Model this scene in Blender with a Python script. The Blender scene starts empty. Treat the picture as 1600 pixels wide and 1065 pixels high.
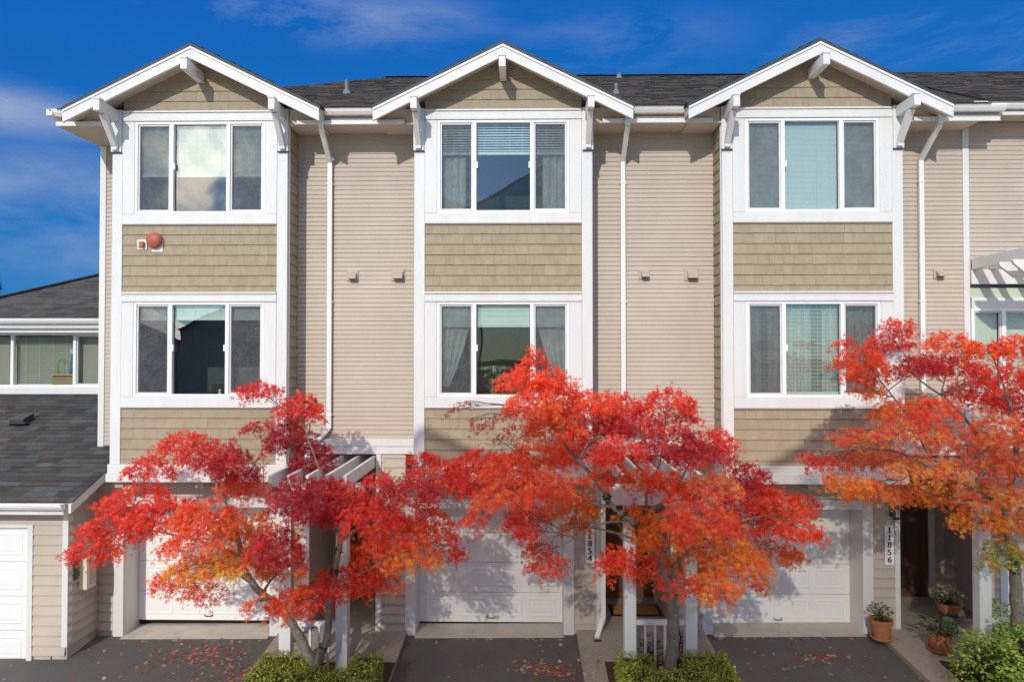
import bpy, math, random
import numpy as np
from mathutils import Vector, Matrix
random.seed(11)
R = math.radians
sc = bpy.context.scene
COL = sc.collection

# ---------------------------------------------------------------- camera, sky, sun, exposure
cam_d = bpy.data.cameras.new('camera'); cam = bpy.data.objects.new('camera', cam_d); COL.objects.link(cam)
cam_d.sensor_width = 36.0; cam_d.lens = 36.0 * 1100 / 1600; cam_d.clip_end = 2000; cam_d.clip_start = 0.05
cam.location = (0, -11.34, 4.75); cam.rotation_euler = (R(91.0), 0, R(1.0))
sc.camera = cam
SUN = Vector((-0.27, -1.0, 0.53)).normalized()          # towards the sun
EL = math.asin(SUN.z); AZ = math.atan2(SUN.x, SUN.y)
sd = bpy.data.lights.new('sun', 'SUN'); so = bpy.data.objects.new('sun', sd); COL.objects.link(so)
sd.energy = 3.0; sd.angle = R(0.5); sd.color = (1.0, 0.93, 0.82)
so.rotation_euler = (-SUN).to_track_quat('-Z', 'Y').to_euler(); so.location = (-6, -20, 14)
sc.view_settings.view_transform = 'Standard'; sc.view_settings.look = 'None'
sc.view_settings.gamma = 1.0; sc.view_settings.exposure = -0.02

world = bpy.data.worlds.new('World'); sc.world = world; world.use_nodes = True
wt = world.node_tree; wt.nodes.clear()
def WN(t, **k):
    n = wt.nodes.new(t)
    for a, b in k.items(): setattr(n, a, b)
    return n
wl = wt.links.new
sky = WN('ShaderNodeTexSky', sky_type='NISHITA', sun_disc=False, sun_elevation=EL, sun_rotation=AZ,
         altitude=0, air_density=1.0, dust_density=0.4, ozone_density=4.0)
def WM(op, a, b=None, c=None):
    n = WN('ShaderNodeMath', operation=op)
    for i, v in enumerate((a, b, c)):
        if v is None: continue
        if isinstance(v, (int, float)): n.inputs[i].default_value = v
        else: wl(v, n.inputs[i])
    return n.outputs[0]
tc = WN('ShaderNodeTexCoord')
nv = WN('ShaderNodeVectorMath', operation='NORMALIZE'); wl(tc.outputs['Generated'], nv.inputs[0])
sep = WN('ShaderNodeSeparateXYZ'); wl(nv.outputs[0], sep.inputs[0])
srgb = WN('ShaderNodeSeparateColor'); wl(sky.outputs[0], srgb.inputs[0])
deep = WN('ShaderNodeCombineColor')                       # the clear deep-blue sky away from the sun
wl(WM('MULTIPLY', srgb.outputs[0], .045), deep.inputs[0])
wl(WM('MULTIPLY', WM('POWER', srgb.outputs[1], .45), .645), deep.inputs[1])
wl(WM('MULTIPLY', WM('POWER', srgb.outputs[2], .12), 2.9), deep.inputs[2])
soft = WN('ShaderNodeMix', data_type='RGBA', blend_type='MULTIPLY'); soft.inputs['Factor'].default_value = 1
soft.inputs['B'].default_value = (.58, .86, 1.08, 1); wl(sky.outputs[0], soft.inputs['A'])
side = WN('ShaderNodeMapRange', interpolation_type='SMOOTHSTEP'); side.inputs['From Min'].default_value = -.35; side.inputs['From Max'].default_value = .35
wl(sep.outputs[1], side.inputs['Value'])
hs = WN('ShaderNodeMix', data_type='RGBA'); wl(side.outputs[0], hs.inputs['Factor']); wl(soft.outputs['Result'], hs.inputs['A']); wl(deep.outputs[0], hs.inputs['B'])
mp = WN('ShaderNodeMapping'); mp.inputs['Scale'].default_value = (2.0, 2.0, 6.5); mp.inputs['Rotation'].default_value = (0, R(-14), 0)
mp.inputs['Location'].default_value = (0.3, 0.0, 0.35)
wl(tc.outputs['Generated'], mp.inputs['Vector'])
cn = WN('ShaderNodeTexNoise'); cn.inputs['Scale'].default_value = 1.3; cn.inputs['Detail'].default_value = 9; cn.inputs['Roughness'].default_value = 0.6
cn.inputs['Distortion'].default_value = 0.35
wl(mp.outputs[0], cn.inputs['Vector'])
cr = WN('ShaderNodeMapRange', interpolation_type='SMOOTHSTEP'); cr.inputs['From Min'].default_value = 0.5; cr.inputs['From Max'].default_value = 0.78
cr.inputs['To Max'].default_value = 0.35
wl(cn.outputs['Fac'], cr.inputs['Value'])
mix = WN('ShaderNodeMix', data_type='RGBA'); mix.inputs['B'].default_value = (3.1, 3.5, 4.5, 1)
fac = cr.outputs[0]
nz = WN('ShaderNodeMapRange'); nz.inputs['From Min'].default_value = .36; nz.inputs['From Max'].default_value = .70
wl(cn.outputs['Fac'], nz.inputs['Value'])
for c, s, k in (((-.56, .81, .165), (4.4, 2, 9.0), .62), ((-.26, .868, .425), (3.0, 2, 19), .75), ((-.60, .80, .27), (6, 2, 22), .6), ((.1, .9, .40), (4, 2, 16), .35)):   # soft banks of thin cloud
    v1 = WN('ShaderNodeVectorMath', operation='SUBTRACT'); wl(nv.outputs[0], v1.inputs[0]); v1.inputs[1].default_value = c
    v2 = WN('ShaderNodeVectorMath', operation='MULTIPLY'); wl(v1.outputs[0], v2.inputs[0]); v2.inputs[1].default_value = s
    v3 = WN('ShaderNodeVectorMath', operation='LENGTH'); wl(v2.outputs[0], v3.inputs[0])
    r = WN('ShaderNodeMapRange', interpolation_type='SMOOTHERSTEP'); r.inputs['From Min'].default_value = 1.05; r.inputs['From Max'].default_value = .1; r.inputs['To Max'].default_value = k
    wl(v3.outputs['Value'], r.inputs['Value'])
    fac = WM('MAXIMUM', fac, WM('MULTIPLY', r.outputs[0], nz.outputs[0]))
wl(fac, mix.inputs['Factor']); wl(hs.outputs['Result'], mix.inputs['A'])
# one bright cloud low in the sunward sky (seen only mirrored in the window panes)
dp = WN('ShaderNodeVectorMath', operation='DISTANCE'); dp.inputs[1].default_value = Vector((-0.405, -0.885, 0.228)).normalized()
wl(nv.outputs[0], dp.inputs[0])
cn2 = WN('ShaderNodeTexNoise'); cn2.inputs['Scale'].default_value = 13; cn2.inputs['Detail'].default_value = 6
wl(nv.outputs[0], cn2.inputs['Vector'])
ad = WN('ShaderNodeMath', operation='MULTIPLY_ADD'); ad.inputs[1].default_value = 0.32; ad.inputs[2].default_value = -0.16
wl(cn2.outputs['Fac'], ad.inputs[0])
ad2 = WN('ShaderNodeMath', operation='ADD'); wl(dp.outputs['Value'], ad2.inputs[0]); wl(ad.outputs[0], ad2.inputs[1])
cb = WN('ShaderNodeMapRange', interpolation_type='SMOOTHSTEP'); cb.inputs['From Min'].default_value = 0.0; cb.inputs['From Max'].default_value = 0.085
cb.inputs['To Min'].default_value = 1.0; cb.inputs['To Max'].default_value = 0.0
wl(ad2.outputs[0], cb.inputs['Value'])
mix2 = WN('ShaderNodeMix', data_type='RGBA'); mix2.inputs['B'].default_value = (30, 27.5, 23, 1)
wl(cb.outputs[0], mix2.inputs['Factor']); wl(mix.outputs['Result'], mix2.inputs['A'])
# unseen bright cloud overhead, added to lift the shade on the facade
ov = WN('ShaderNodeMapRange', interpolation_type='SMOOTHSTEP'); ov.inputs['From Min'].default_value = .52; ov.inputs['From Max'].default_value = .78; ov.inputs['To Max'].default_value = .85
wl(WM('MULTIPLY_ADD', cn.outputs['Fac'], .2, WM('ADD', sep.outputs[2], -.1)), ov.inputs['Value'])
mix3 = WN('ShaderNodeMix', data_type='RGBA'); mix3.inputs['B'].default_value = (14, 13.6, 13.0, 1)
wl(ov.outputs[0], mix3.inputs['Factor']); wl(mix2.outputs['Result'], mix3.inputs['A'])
bg = WN('ShaderNodeBackground'); bg.inputs['Strength'].default_value = 0.15
wo = WN('ShaderNodeOutputWorld')
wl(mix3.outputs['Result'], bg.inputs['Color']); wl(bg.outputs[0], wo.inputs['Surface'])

# ---------------------------------------------------------------- materials
M = {}
def mat(name, col, rough=0.6, var=0.06, scale=3.0, attr=False, bump=0.0, bscale=60, spec=0.3, streak=0.0, metal=0.0, dirt=None):
    m = bpy.data.materials.new(name); m.use_nodes = True; t = m.node_tree; b = t.nodes['Principled BSDF']
    b.inputs['Roughness'].default_value = rough; b.inputs['Specular IOR Level'].default_value = spec
    b.inputs['Metallic'].default_value = metal
    tc = t.nodes.new('ShaderNodeTexCoord')
    n = t.nodes.new('ShaderNodeTexNoise'); n.inputs['Scale'].default_value = scale; n.inputs['Detail'].default_value = 6
    n.inputs['Roughness'].default_value = 0.65
    if streak:
        mpn = t.nodes.new('ShaderNodeMapping'); mpn.inputs['Scale'].default_value = (1, 1, streak)
        t.links.new(tc.outputs['Object'], mpn.inputs[0]); t.links.new(mpn.outputs[0], n.inputs['Vector'])
    else:
        t.links.new(tc.outputs['Object'], n.inputs['Vector'])
    mr = t.nodes.new('ShaderNodeMapRange'); mr.inputs['From Min'].default_value = 0.25; mr.inputs['From Max'].default_value = 0.75
    mr.inputs['To Min'].default_value = 1 - var * 1.6; mr.inputs['To Max'].default_value = 1 + var
    t.links.new(n.outputs['Fac'], mr.inputs['Value'])
    mx = t.nodes.new('ShaderNodeMix'); mx.data_type = 'RGBA'; mx.blend_type = 'MULTIPLY'; mx.inputs['Factor'].default_value = 1
    if attr:
        a = t.nodes.new('ShaderNodeAttribute'); a.attribute_name = 'Col'
        t.links.new(a.outputs['Color'], mx.inputs['A'])
    else:
        mx.inputs['A'].default_value = (*col, 1)
    cmb = t.nodes.new('ShaderNodeCombineColor')
    for i in range(3): t.links.new(mr.outputs[0], cmb.inputs[i])
    t.links.new(cmb.outputs[0], mx.inputs['B'])
    out = mx.outputs['Result']
    if dirt:                                              # (colour, threshold, scale): blotchy stains
        n3 = t.nodes.new('ShaderNodeTexNoise'); n3.inputs['Scale'].default_value = dirt[2]; n3.inputs['Detail'].default_value = 9; n3.inputs['Roughness'].default_value = .7
        t.links.new(tc.outputs['Object'], n3.inputs['Vector'])
        m3 = t.nodes.new('ShaderNodeMapRange'); m3.inputs['From Min'].default_value = dirt[1]; m3.inputs['From Max'].default_value = dirt[1] + .2
        m3.inputs['To Max'].default_value = 0.6
        t.links.new(n3.outputs['Fac'], m3.inputs['Value'])
        x3 = t.nodes.new('ShaderNodeMix'); x3.data_type = 'RGBA'; x3.inputs['B'].default_value = (*dirt[0], 1)
        t.links.new(m3.outputs[0], x3.inputs['Factor']); t.links.new(out, x3.inputs['A']); out = x3.outputs['Result']
    t.links.new(out, b.inputs['Base Color'])
    if bump:
        n2 = t.nodes.new('ShaderNodeTexNoise'); n2.inputs['Scale'].default_value = bscale; n2.inputs['Detail'].default_value = 5
        t.links.new(tc.outputs['Object'], n2.inputs['Vector'])
        bp = t.nodes.new('ShaderNodeBump'); bp.inputs['Strength'].default_value = bump; bp.inputs['Distance'].default_value = 0.02
        t.links.new(n2.outputs['Fac'], bp.inputs['Height']); t.links.new(bp.outputs[0], b.inputs['Normal'])
    M[name] = m; return m
mat('white_paint', (.68, .672, .66), .45, .05, 2.5, bump=.12, bscale=35, streak=.25, dirt=((.47, .45, .41), .60, 1.6))
mat('vinyl_white', (.82, .82, .82), .35, .02)
mat('gutter_white', (.78, .77, .75), .35, .05, 1.5)
mat('siding', (.495, .417, .345), .6, .075, .9, bump=.05, bscale=90, spec=.25)
mat('shingle', (.40, .33, .22), .75, .08, 8, attr=True, bump=.15, bscale=70, spec=.15)
mat('roof', (.06, .06, .065), .9, .35, 60, attr=True, bump=.3, bscale=150, spec=.15)
mat('soffit', (.56, .49, .40), .7, .04)
mat('edge_dark', (.05, .05, .055), .6, .1)
mat('sash_grey', (.62, .62, .64), .4, .05)
mat('sill_dark', (.28, .25, .23), .7, .1)
mat('blind', (.74, .77, .72), .6, .03)
mat('curtain', (.72, .76, .72), .85, .05, 6)
mat('curtain_dark', (.50, .49, .46), .85, .25, 18)
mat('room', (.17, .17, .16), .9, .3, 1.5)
mat('door_brown', (.20, .085, .04), .45, .2, 6, streak=.15, bump=.1)
mat('door_dark', (.11, .06, .042), .5, .2, 6, streak=.15)
mat('garage_white', (.80, .79, .78), .5, .03, 2)
mat('concrete', (.50, .455, .39), .9, .12, 4, bump=.3, bscale=80, dirt=((.25, .22, .18), .56, 2.5))
mat('aggregate', (.42, .36, .295), .95, .5, 90, bump=.8, bscale=110, dirt=((.26, .215, .17), .57, 1.7))
mat('asphalt', (.115, .108, .104), .9, .35, 110, bump=.6, bscale=160, dirt=((.15, .142, .137), .5, .9))
mat('bounce_concrete', (.60, .57, .52), .9, .12, 2, bump=.3, bscale=80)  # unseen lane surface, made pale to bounce light onto the facade
mat('soil', (.07, .045, .03), .95, .4, 12, bump=.6, bscale=40)
mat('grass', (.06, .085, .03), .95, .4, 6, bump=.6)
mat('metal_dark', (.045, .045, .05), .4, .1, spec=.5)
mat('metal_grey', (.16, .16, .17), .5, .1)
mat('vent_tan', (.47, .39, .31), .5, .05)
mat('bell_red', (.42, .10, .065), .45, .12, 9)
mat('strobe', (.65, .5, .35), .2, .05, spec=.6)
mat('meter_cream', (.68, .62, .48), .45, .06)
mat('sign_white', (.82, .82, .80), .4, .02)
mat('black', (.015, .015, .015), .5, .02)
mat('terracotta', (.42, .16, .07), .8, .2, 9, bump=.2)
mat('coir', (.48, .25, .07), .95, .35, 60, bump=.8, bscale=120)
mat('bark', (.20, .168, .14), .9, .3, 14, bump=.9, bscale=30, dirt=((.10, .105, .05), .6, 5))
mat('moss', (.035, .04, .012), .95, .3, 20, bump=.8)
mat('cardboard', (.46, .32, .18), .8, .1)
mat('toy_blue', (.05, .18, .45), .4, .05); mat('toy_green', (.25, .5, .12), .5, .1); mat('toy_white', (.75, .75, .65), .5, .05)
mat('toy_pink', (.45, .05, .13), .5, .05); mat('toy_yellow', (.7, .5, .1), .5, .05)
mat('opp_wall', (.46, .42, .31), .8, .08); mat('opp_wall_tan', (.66, .60, .53), .8, .08)
mat('transom', (.50, .55, .44), .3, .04, spec=.5)

def leafmat(name, trans=.45, rough=.5):
    m = bpy.data.materials.new(name); m.use_nodes = True; t = m.node_tree; t.nodes.clear()
    o = t.nodes.new('ShaderNodeOutputMaterial'); a = t.nodes.new('ShaderNodeAttribute'); a.attribute_name = 'Col'
    d = t.nodes.new('ShaderNodeBsdfDiffuse'); tr = t.nodes.new('ShaderNodeBsdfTranslucent'); g = t.nodes.new('ShaderNodeBsdfGlossy')
    g.inputs['Roughness'].default_value = rough; g.inputs['Color'].default_value = (1, 1, 1, 1)
    m1 = t.nodes.new('ShaderNodeMixShader'); m1.inputs[0].default_value = trans
    m2 = t.nodes.new('ShaderNodeMixShader'); m2.inputs[0].default_value = .03
    t.links.new(a.outputs['Color'], d.inputs[0]); t.links.new(a.outputs['Color'], tr.inputs[0])
    t.links.new(d.outputs[0], m1.inputs[1]); t.links.new(tr.outputs[0], m1.inputs[2])
    t.links.new(m1.outputs[0], m2.inputs[1]); t.links.new(g.outputs[0], m2.inputs[2]); t.links.new(m2.outputs[0], o.inputs[0])
    M[name] = m
leafmat('leaf', .46); leafmat('hedge_leaf', .3, .4)

def glassmat(name, tint, ior):
    m = bpy.data.materials.new(name); m.use_nodes = True; t = m.node_tree; t.nodes.clear()
    o = t.nodes.new('ShaderNodeOutputMaterial'); tr = t.nodes.new('ShaderNodeBsdfTransparent'); tr.inputs[0].default_value = (*tint, 1)
    g = t.nodes.new('ShaderNodeBsdfGlossy'); g.inputs['Roughness'].default_value = 0.0; g.inputs['Color'].default_value = (1, 1, 1, 1)
    lw = t.nodes.new('ShaderNodeLayerWeight'); lw.inputs['Blend'].default_value = .5
    pw = t.nodes.new('ShaderNodeMath'); pw.operation = 'POWER'; pw.inputs[1].default_value = 5; t.links.new(lw.outputs['Facing'], pw.inputs[0])
    f = t.nodes.new('ShaderNodeMath'); f.operation = 'MULTIPLY_ADD'; f.inputs[1].default_value = 1 - ior; f.inputs[2].default_value = ior; t.links.new(pw.outputs[0], f.inputs[0])
    tcn = t.nodes.new('ShaderNodeTexCoord'); n = t.nodes.new('ShaderNodeTexNoise'); n.inputs['Scale'].default_value = 1.4; n.inputs['Detail'].default_value = 1
    bp = t.nodes.new('ShaderNodeBump'); bp.inputs['Strength'].default_value = .04; bp.inputs['Distance'].default_value = .05
    t.links.new(tcn.outputs['Object'], n.inputs['Vector']); t.links.new(n.outputs['Fac'], bp.inputs['Height'])
    t.links.new(bp.outputs[0], g.inputs['Normal'])
    mx = t.nodes.new('ShaderNodeMixShader')
    t.links.new(f.outputs[0], mx.inputs[0]); t.links.new(tr.outputs[0], mx.inputs[1]); t.links.new(g.outputs[0], mx.inputs[2])
    t.links.new(mx.outputs[0], o.inputs[0]); M[name] = m
glassmat('glass', (.74, .82, .80), .14)
glassmat('shade_thinning_glass', (.73, .73, .71), .05)
glassmat('glass_green', (.80, .84, .78), .08)

def screenmat(name):
    m = bpy.data.materials.new(name); m.use_nodes = True; t = m.node_tree; t.nodes.clear()
    o = t.nodes.new('ShaderNodeOutputMaterial'); tr = t.nodes.new('ShaderNodeBsdfTransparent')
    d = t.nodes.new('ShaderNodeBsdfDiffuse'); tcn = t.nodes.new('ShaderNodeTexCoord')
    n = t.nodes.new('ShaderNodeTexNoise'); n.inputs['Scale'].default_value = 45; n.inputs['Detail'].default_value = 4
    n2 = t.nodes.new('ShaderNodeTexNoise'); n2.inputs['Scale'].default_value = 5; n2.inputs['Detail'].default_value = 4
    r = t.nodes.new('ShaderNodeValToRGB'); r.color_ramp.elements[0].position = .35; r.color_ramp.elements[0].color = (.09, .095, .105, 1)
    r.color_ramp.elements[1].position = .75; r.color_ramp.elements[1].color = (.20, .205, .215, 1)
    mr = t.nodes.new('ShaderNodeMapRange'); mr.inputs['From Min'].default_value = .35; mr.inputs['From Max'].default_value = .65
    mr.inputs['To Min'].default_value = .38; mr.inputs['To Max'].default_value = .52
    mx = t.nodes.new('ShaderNodeMixShader')
    t.links.new(tcn.outputs['Object'], n.inputs['Vector']); t.links.new(tcn.outputs['Object'], n2.inputs['Vector'])
    t.links.new(n.outputs['Fac'], r.inputs[0]); t.links.new(r.outputs[0], d.inputs[0])
    t.links.new(n2.outputs['Fac'], mr.inputs['Value']); t.links.new(mr.outputs[0], mx.inputs[0])
    t.links.new(tr.outputs[0], mx.inputs[1]); t.links.new(d.outputs[0], mx.inputs[2]); t.links.new(mx.outputs[0], o.inputs[0]); M[name] = m
screenmat('screen')

# ---------------------------------------------------------------- builders
class MB:
    def __init__(s): s.v = []; s.f = []; s.c = []
    def quad(s, *p, col=None):
        i = len(s.v); s.v += [tuple(q) for q in p]; s.f.append(tuple(range(i, i + len(p))))
        s.c += [col or (.5, .5, .5)] * len(p); return s
    def box(s, x0, x1, y0, y1, z0, z1, col=None, skip=''):
        if x1 < x0: x0, x1 = x1, x0
        if y1 < y0: y0, y1 = y1, y0
        if z1 < z0: z0, z1 = z1, z0
        i = len(s.v)
        s.v += [(x0, y0, z0), (x1, y0, z0), (x1, y1, z0), (x0, y1, z0), (x0, y0, z1), (x1, y0, z1), (x1, y1, z1), (x0, y1, z1)]
        for k, f in dict(b=(3, 2, 1, 0), t=(4, 5, 6, 7), f=(0, 1, 5, 4), r=(1, 2, 6, 5), k=(2, 3, 7, 6), l=(3, 0, 4, 7)).items():
            if k not in skip: s.f.append(tuple(i + a for a in f))
        s.c += [col or (.5, .5, .5)] * 8; return s
    def prism(s, poly, ax, a0, a1):
        # poly: list of 2D points; ax 'y' -> (x,z) extruded in y ; 'x' -> (y,z) extruded in x ; 'z' -> (x,y) in z
        n = len(poly); i = len(s.v)
        for a in (a0, a1):
            for p in poly:
                s.v.append((p[0], a, p[1]) if ax == 'y' else (a, p[0], p[1]) if ax == 'x' else (p[0], p[1], a))
        s.f.append(tuple(i + k for k in range(n))[::-1]); s.f.append(tuple(i + n + k for k in range(n)))
        for k in range(n):
            k2 = (k + 1) % n; s.f.append((i + k, i + k2, i + n + k2, i + n + k))
        s.c += [(.5, .5, .5)] * (2 * n); return s
    def beam(s, a, b, w, h):                              # square bar between two points
        a = Vector(a); b = Vector(b); d = (b - a).normalized(); u = Vector((0, 0, 1)) if abs(d.z) < .95 else Vector((0, 1, 0))
        l = d.cross(u).normalized(); u = l.cross(d); i = len(s.v)
        for p in (a, b):
            for x, y in ((-1, -1), (1, -1), (1, 1), (-1, 1)): s.v.append(tuple(p + l * x * w / 2 + u * y * h / 2))
        for f in ((0, 1, 2, 3), (7, 6, 5, 4), (0, 4, 5, 1), (1, 5, 6, 2), (2, 6, 7, 3), (3, 7, 4, 0)): s.f.append(tuple(i + k for k in f))
        s.c += [(.5, .5, .5)] * 8; return s
    def tube(s, pts, radii, n=10, cap=True, jit=0):
        rings = []; pts = [Vector(p) for p in pts]
        for k, p in enumerate(pts):
            d = (pts[min(k + 1, len(pts) - 1)] - pts[max(k - 1, 0)]).normalized()
            u = Vector((0, 1, 0)) if abs(d.y) < .9 else Vector((1, 0, 0)); l = d.cross(u).normalized(); u = l.cross(d); i = len(s.v)
            for j in range(n):
                a = 2 * math.pi * j / n; r = radii[k] * (1 + random.uniform(-jit, jit))
                s.v.append(tuple(p + l * math.cos(a) * r + u * math.sin(a) * r))
            rings.append(i); s.c += [(.5, .5, .5)] * n
        for k in range(len(rings) - 1):
            for j in range(n):
                j2 = (j + 1) % n; s.f.append((rings[k] + j, rings[k] + j2, rings[k + 1] + j2, rings[k + 1] + j))
        if cap: s.f.append(tuple(rings[0] + j for j in range(n))[::-1]); s.f.append(tuple(rings[-1] + j for j in range(n)))
        return s
    def lathe(s, prof, c=(0, 0, 0), n=24, ax='z'):
        rings = []
        for r, h in prof:
            i = len(s.v)
            for j in range(n):
                a = 2 * math.pi * j / n; x, y = r * math.cos(a), r * math.sin(a)
                p = (x, y, h) if ax == 'z' else (x, h, y)
                s.v.append((c[0] + p[0], c[1] + p[1], c[2] + p[2]))
            rings.append(i); s.c += [(.5, .5, .5)] * n
        for k in range(len(rings) - 1):
            for j in range(n):
                j2 = (j + 1) % n; f = (rings[k] + j, rings[k] + j2, rings[k + 1] + j2, rings[k + 1] + j)
                s.f.append(f if ax == 'z' else f[::-1])
        return s
    def build(s, name, m, parent=None, bevel=0, smooth=False, loc=None):
        me = bpy.data.meshes.new(name); me.from_pydata(s.v, [], s.f)
        ca = me.color_attributes.new('Col', 'FLOAT_COLOR', 'POINT')
        arr = np.ones((len(s.v), 4), dtype=np.float32); arr[:, :3] = np.array(s.c, dtype=np.float32) if s.c else 0
        ca.data.foreach_set('color', arr.ravel())
        me.materials.append(M[m]); o = bpy.data.objects.new(name, me); COL.objects.link(o)
        if parent: o.parent = parent
        if loc: o.location = loc
        if smooth: me.polygons.foreach_set('use_smooth', [True] * len(me.polygons))
        if bevel:
            b = o.modifiers.new('bevel', 'BEVEL'); b.width = bevel; b.segments = 2; b.limit_method = 'ANGLE'
        return o
def tag(o, label=None, cat=None, group=None, kind=None):
    if label: o['label'] = label
    if cat: o['category'] = cat
    if group: o['group'] = group
    if kind: o['kind'] = kind
    return o
def empty(name, loc, label, cat, group=None):
    o = bpy.data.objects.new(name, None); COL.objects.link(o); o.location = loc; o.empty_display_size = .3
    return tag(o, label, cat, group)
def BX(name, m, parent, *b, bevel=.006, **k): return MB().box(*b).build(name, m, parent, bevel=bevel, **k)

def lap(mb, p0, p1, z0, z1, e, out=None, nrm=(0, -1, 0)):
    """lapped boards on the wall from p0 to p1 (x, y), facing nrm"""
    n = Vector(nrm); a = Vector((p0[0], p0[1], 0)); b = Vector((p1[0], p1[1], 0)); z = z0; out = out or (.014 if e < .1 else .024)
    while z < z1 - .005:
        t = min(z + e, z1); o1 = n * out; o0 = n * .001
        A, B = a + o1, b + o1; Cc, D = a + o0, b + o0
        mb.quad((A.x, A.y, z), (B.x, B.y, z), (D.x, D.y, t), (Cc.x, Cc.y, t))
        mb.quad((a.x, a.y, z), (b.x, b.y, z), (B.x, B.y, z), (A.x, A.y, z))
        z = t
    return mb
def shingles(mb, p0, p1, z0, z1, e=.17, nrm=(0, -1, 0), base=(.35, .285, .20), lim=None, top=None):
    """single wood shingles in courses counted down from the top"""
    n = Vector(nrm); a = Vector((p0[0], p0[1], 0)); b = Vector((p1[0], p1[1], 0)); L = (b - a).length; d = (b - a) / L
    def P(u, o, z): q = a + d * u + n * o; return (q.x, q.y, z)
    mb.quad(P(0, .001, z0), P(L, .001, z0), P(L, .001, z1), P(0, .001, z1), col=(.10, .085, .06)) if lim is None else None
    z = z1
    while z > z0 + .01:
        t = z; bz = max(z - e, z0); u = 0
        ua, ub = 0, L
        if lim: ua, ub = lim((t + bz) / 2)
        u = ua
        while u < ub - .01:
            w = random.uniform(.10, .23); u2 = min(u + w, ub)
            if ub - u2 < .05: u2 = ub
            k = random.gauss(1, .028); kk = tuple(c * k for c in base); g = .0009; bb = bz + random.uniform(0, .004) * (bz > z0)
            o1 = .018 + random.uniform(0, .003)
            mb.quad(P(u + g, o1, bb), P(u2 - g, o1, bb), P(u2 - g, .004, t), P(u + g, .004, t), col=kk)
            mb.quad(P(u + g, 0, bb), P(u2 - g, 0, bb), P(u2 - g, o1, bb), P(u + g, o1, bb), col=kk)
            mb.quad(P(u + g, 0, bb), P(u + g, o1, bb), P(u + g, .004, t), P(u + g, 0, t), col=kk)
            mb.quad(P(u2 - g, o1, bb), P(u2 - g, 0, bb), P(u2 - g, 0, t), P(u2 - g, .004, t), col=kk)
            u = u2
        z = bz
    return mb
def roofing(mb, O, U, V, vlen, ub, e=.14, pal=None, wr=(.18, .42)):
    """asphalt tabs on the plane O + u*U + v*V ; ub(v) -> (u0, u1)"""
    O = Vector(O); U = Vector(U).normalized(); V = Vector(V).normalized(); N = U.cross(V).normalized(); v = 0
    pal = pal or [(.050, .047, .048), (.060, .053, .051), (.042, .042, .047), (.070, .060, .055)]
    a0, a1 = ub(0); b0, b1 = ub(vlen)
    mb.quad(O + U * a0, O + U * a1, O + U * b1 + V * vlen, O + U * b0 + V * vlen, col=(.03, .03, .032))
    while v < vlen - .01:
        v2 = min(v + e, vlen); ua, ub_ = ub(v + e / 2); u = ua - random.uniform(0, .2)
        while u < ub_ - .01:
            u2 = u + random.uniform(*wr); x0 = max(u, ua); x1 = min(u2, ub_); u = u2
            if x1 - x0 < .01: continue
            c = random.choice(pal); k = random.uniform(.86, 1.12); c = tuple(q * k for q in c)
            h = .007 if random.random() < .55 else .013
            g = .002
            p = [O + U * (x0 + g) + V * v + N * h, O + U * (x1 - g) + V * v + N * h, O + U * (x1 - g) + V * (v2 + .01) + N * .002, O + U * (x0 + g) + V * (v2 + .01) + N * .002]
            mb.quad(*p, col=c)
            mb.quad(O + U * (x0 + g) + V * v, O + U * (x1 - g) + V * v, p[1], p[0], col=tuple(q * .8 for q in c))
        v = v2
    return mb
# ---------------------------------------------------------------- ground
def gz(x, y): return 0.045 + .0105 * max(-9, min(9, x)) - .075 * max(0, .5 - max(y, -14))
def sheet(name, m, xs, ys, off=0.0, thick=None, label=None):
    mb = MB()
    for i in range(len(xs) - 1):
        for j in range(len(ys) - 1):
            q = [(xs[i], ys[j]), (xs[i + 1], ys[j]), (xs[i + 1], ys[j + 1]), (xs[i], ys[j + 1])]
            mb.quad(*[(x, y, gz(x, y) + off) for x, y in q])
    if thick:
        x0, x1, y0, y1 = xs[0], xs[-1], ys[0], ys[-1]
        for j in range(len(ys) - 1):
            for x, fl in ((x0, 0), (x1, 1)):
                p = [(x, ys[j], gz(x, ys[j]) + off), (x, ys[j + 1], gz(x, ys[j + 1]) + off), (x, ys[j + 1], gz(x, ys[j + 1]) + off - thick), (x, ys[j], gz(x, ys[j]) + off - thick)]
                mb.quad(*(p if fl == 0 else p[::-1]))
        for i in range(len(xs) - 1):
            mb.quad((xs[i], y0, gz(xs[i], y0) + off - thick), (xs[i + 1], y0, gz(xs[i + 1], y0) + off - thick), (xs[i + 1], y0, gz(xs[i + 1], y0) + off), (xs[i], y0, gz(xs[i], y0) + off))
    o = mb.build(name, m); tag(o, label, None, None, 'structure'); return o
g = MB().quad((-600, -600, -1.35), (600, -600, -1.35), (600, 900, -1.35), (-600, 900, -1.35)).build('ground', 'grass'); tag(g, kind='structure')
YS = [-3.2, -2, -1, 0, .5]
sheet('driveway', 'asphalt', [-9, -4.0, 0, 4, 9], YS + [.56, 3.4])
sheet('driveway', 'asphalt', [-16, -9], YS + [.56, 3.4]); sheet('driveway', 'asphalt', [9, 16], YS + [.56, 3.4])
sheet('road', 'bounce_concrete', [-16, -9, -4, 0, 4, 9, 16], [-15.9, -14, -9, -5, -3.2], -.012)
for x0, x1 in ((-70, -16), (16, 70)): tag(MB().quad((x0, -15.9, -1.15), (x1, -15.9, -1.15), (x1, -3.2, -.5), (x0, -3.2, -.5)).build('road', 'bounce_concrete'), kind='structure')
for x0, x1 in ((-4.12, -1.97), (.87, 2.98), (5.80, 8.3)):
    sheet('walkway', 'aggregate', [x0, (x0 + x1) / 2, x1], [-3.1, -2, -1, 0, .5, 2.15], .075, .09)
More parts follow.
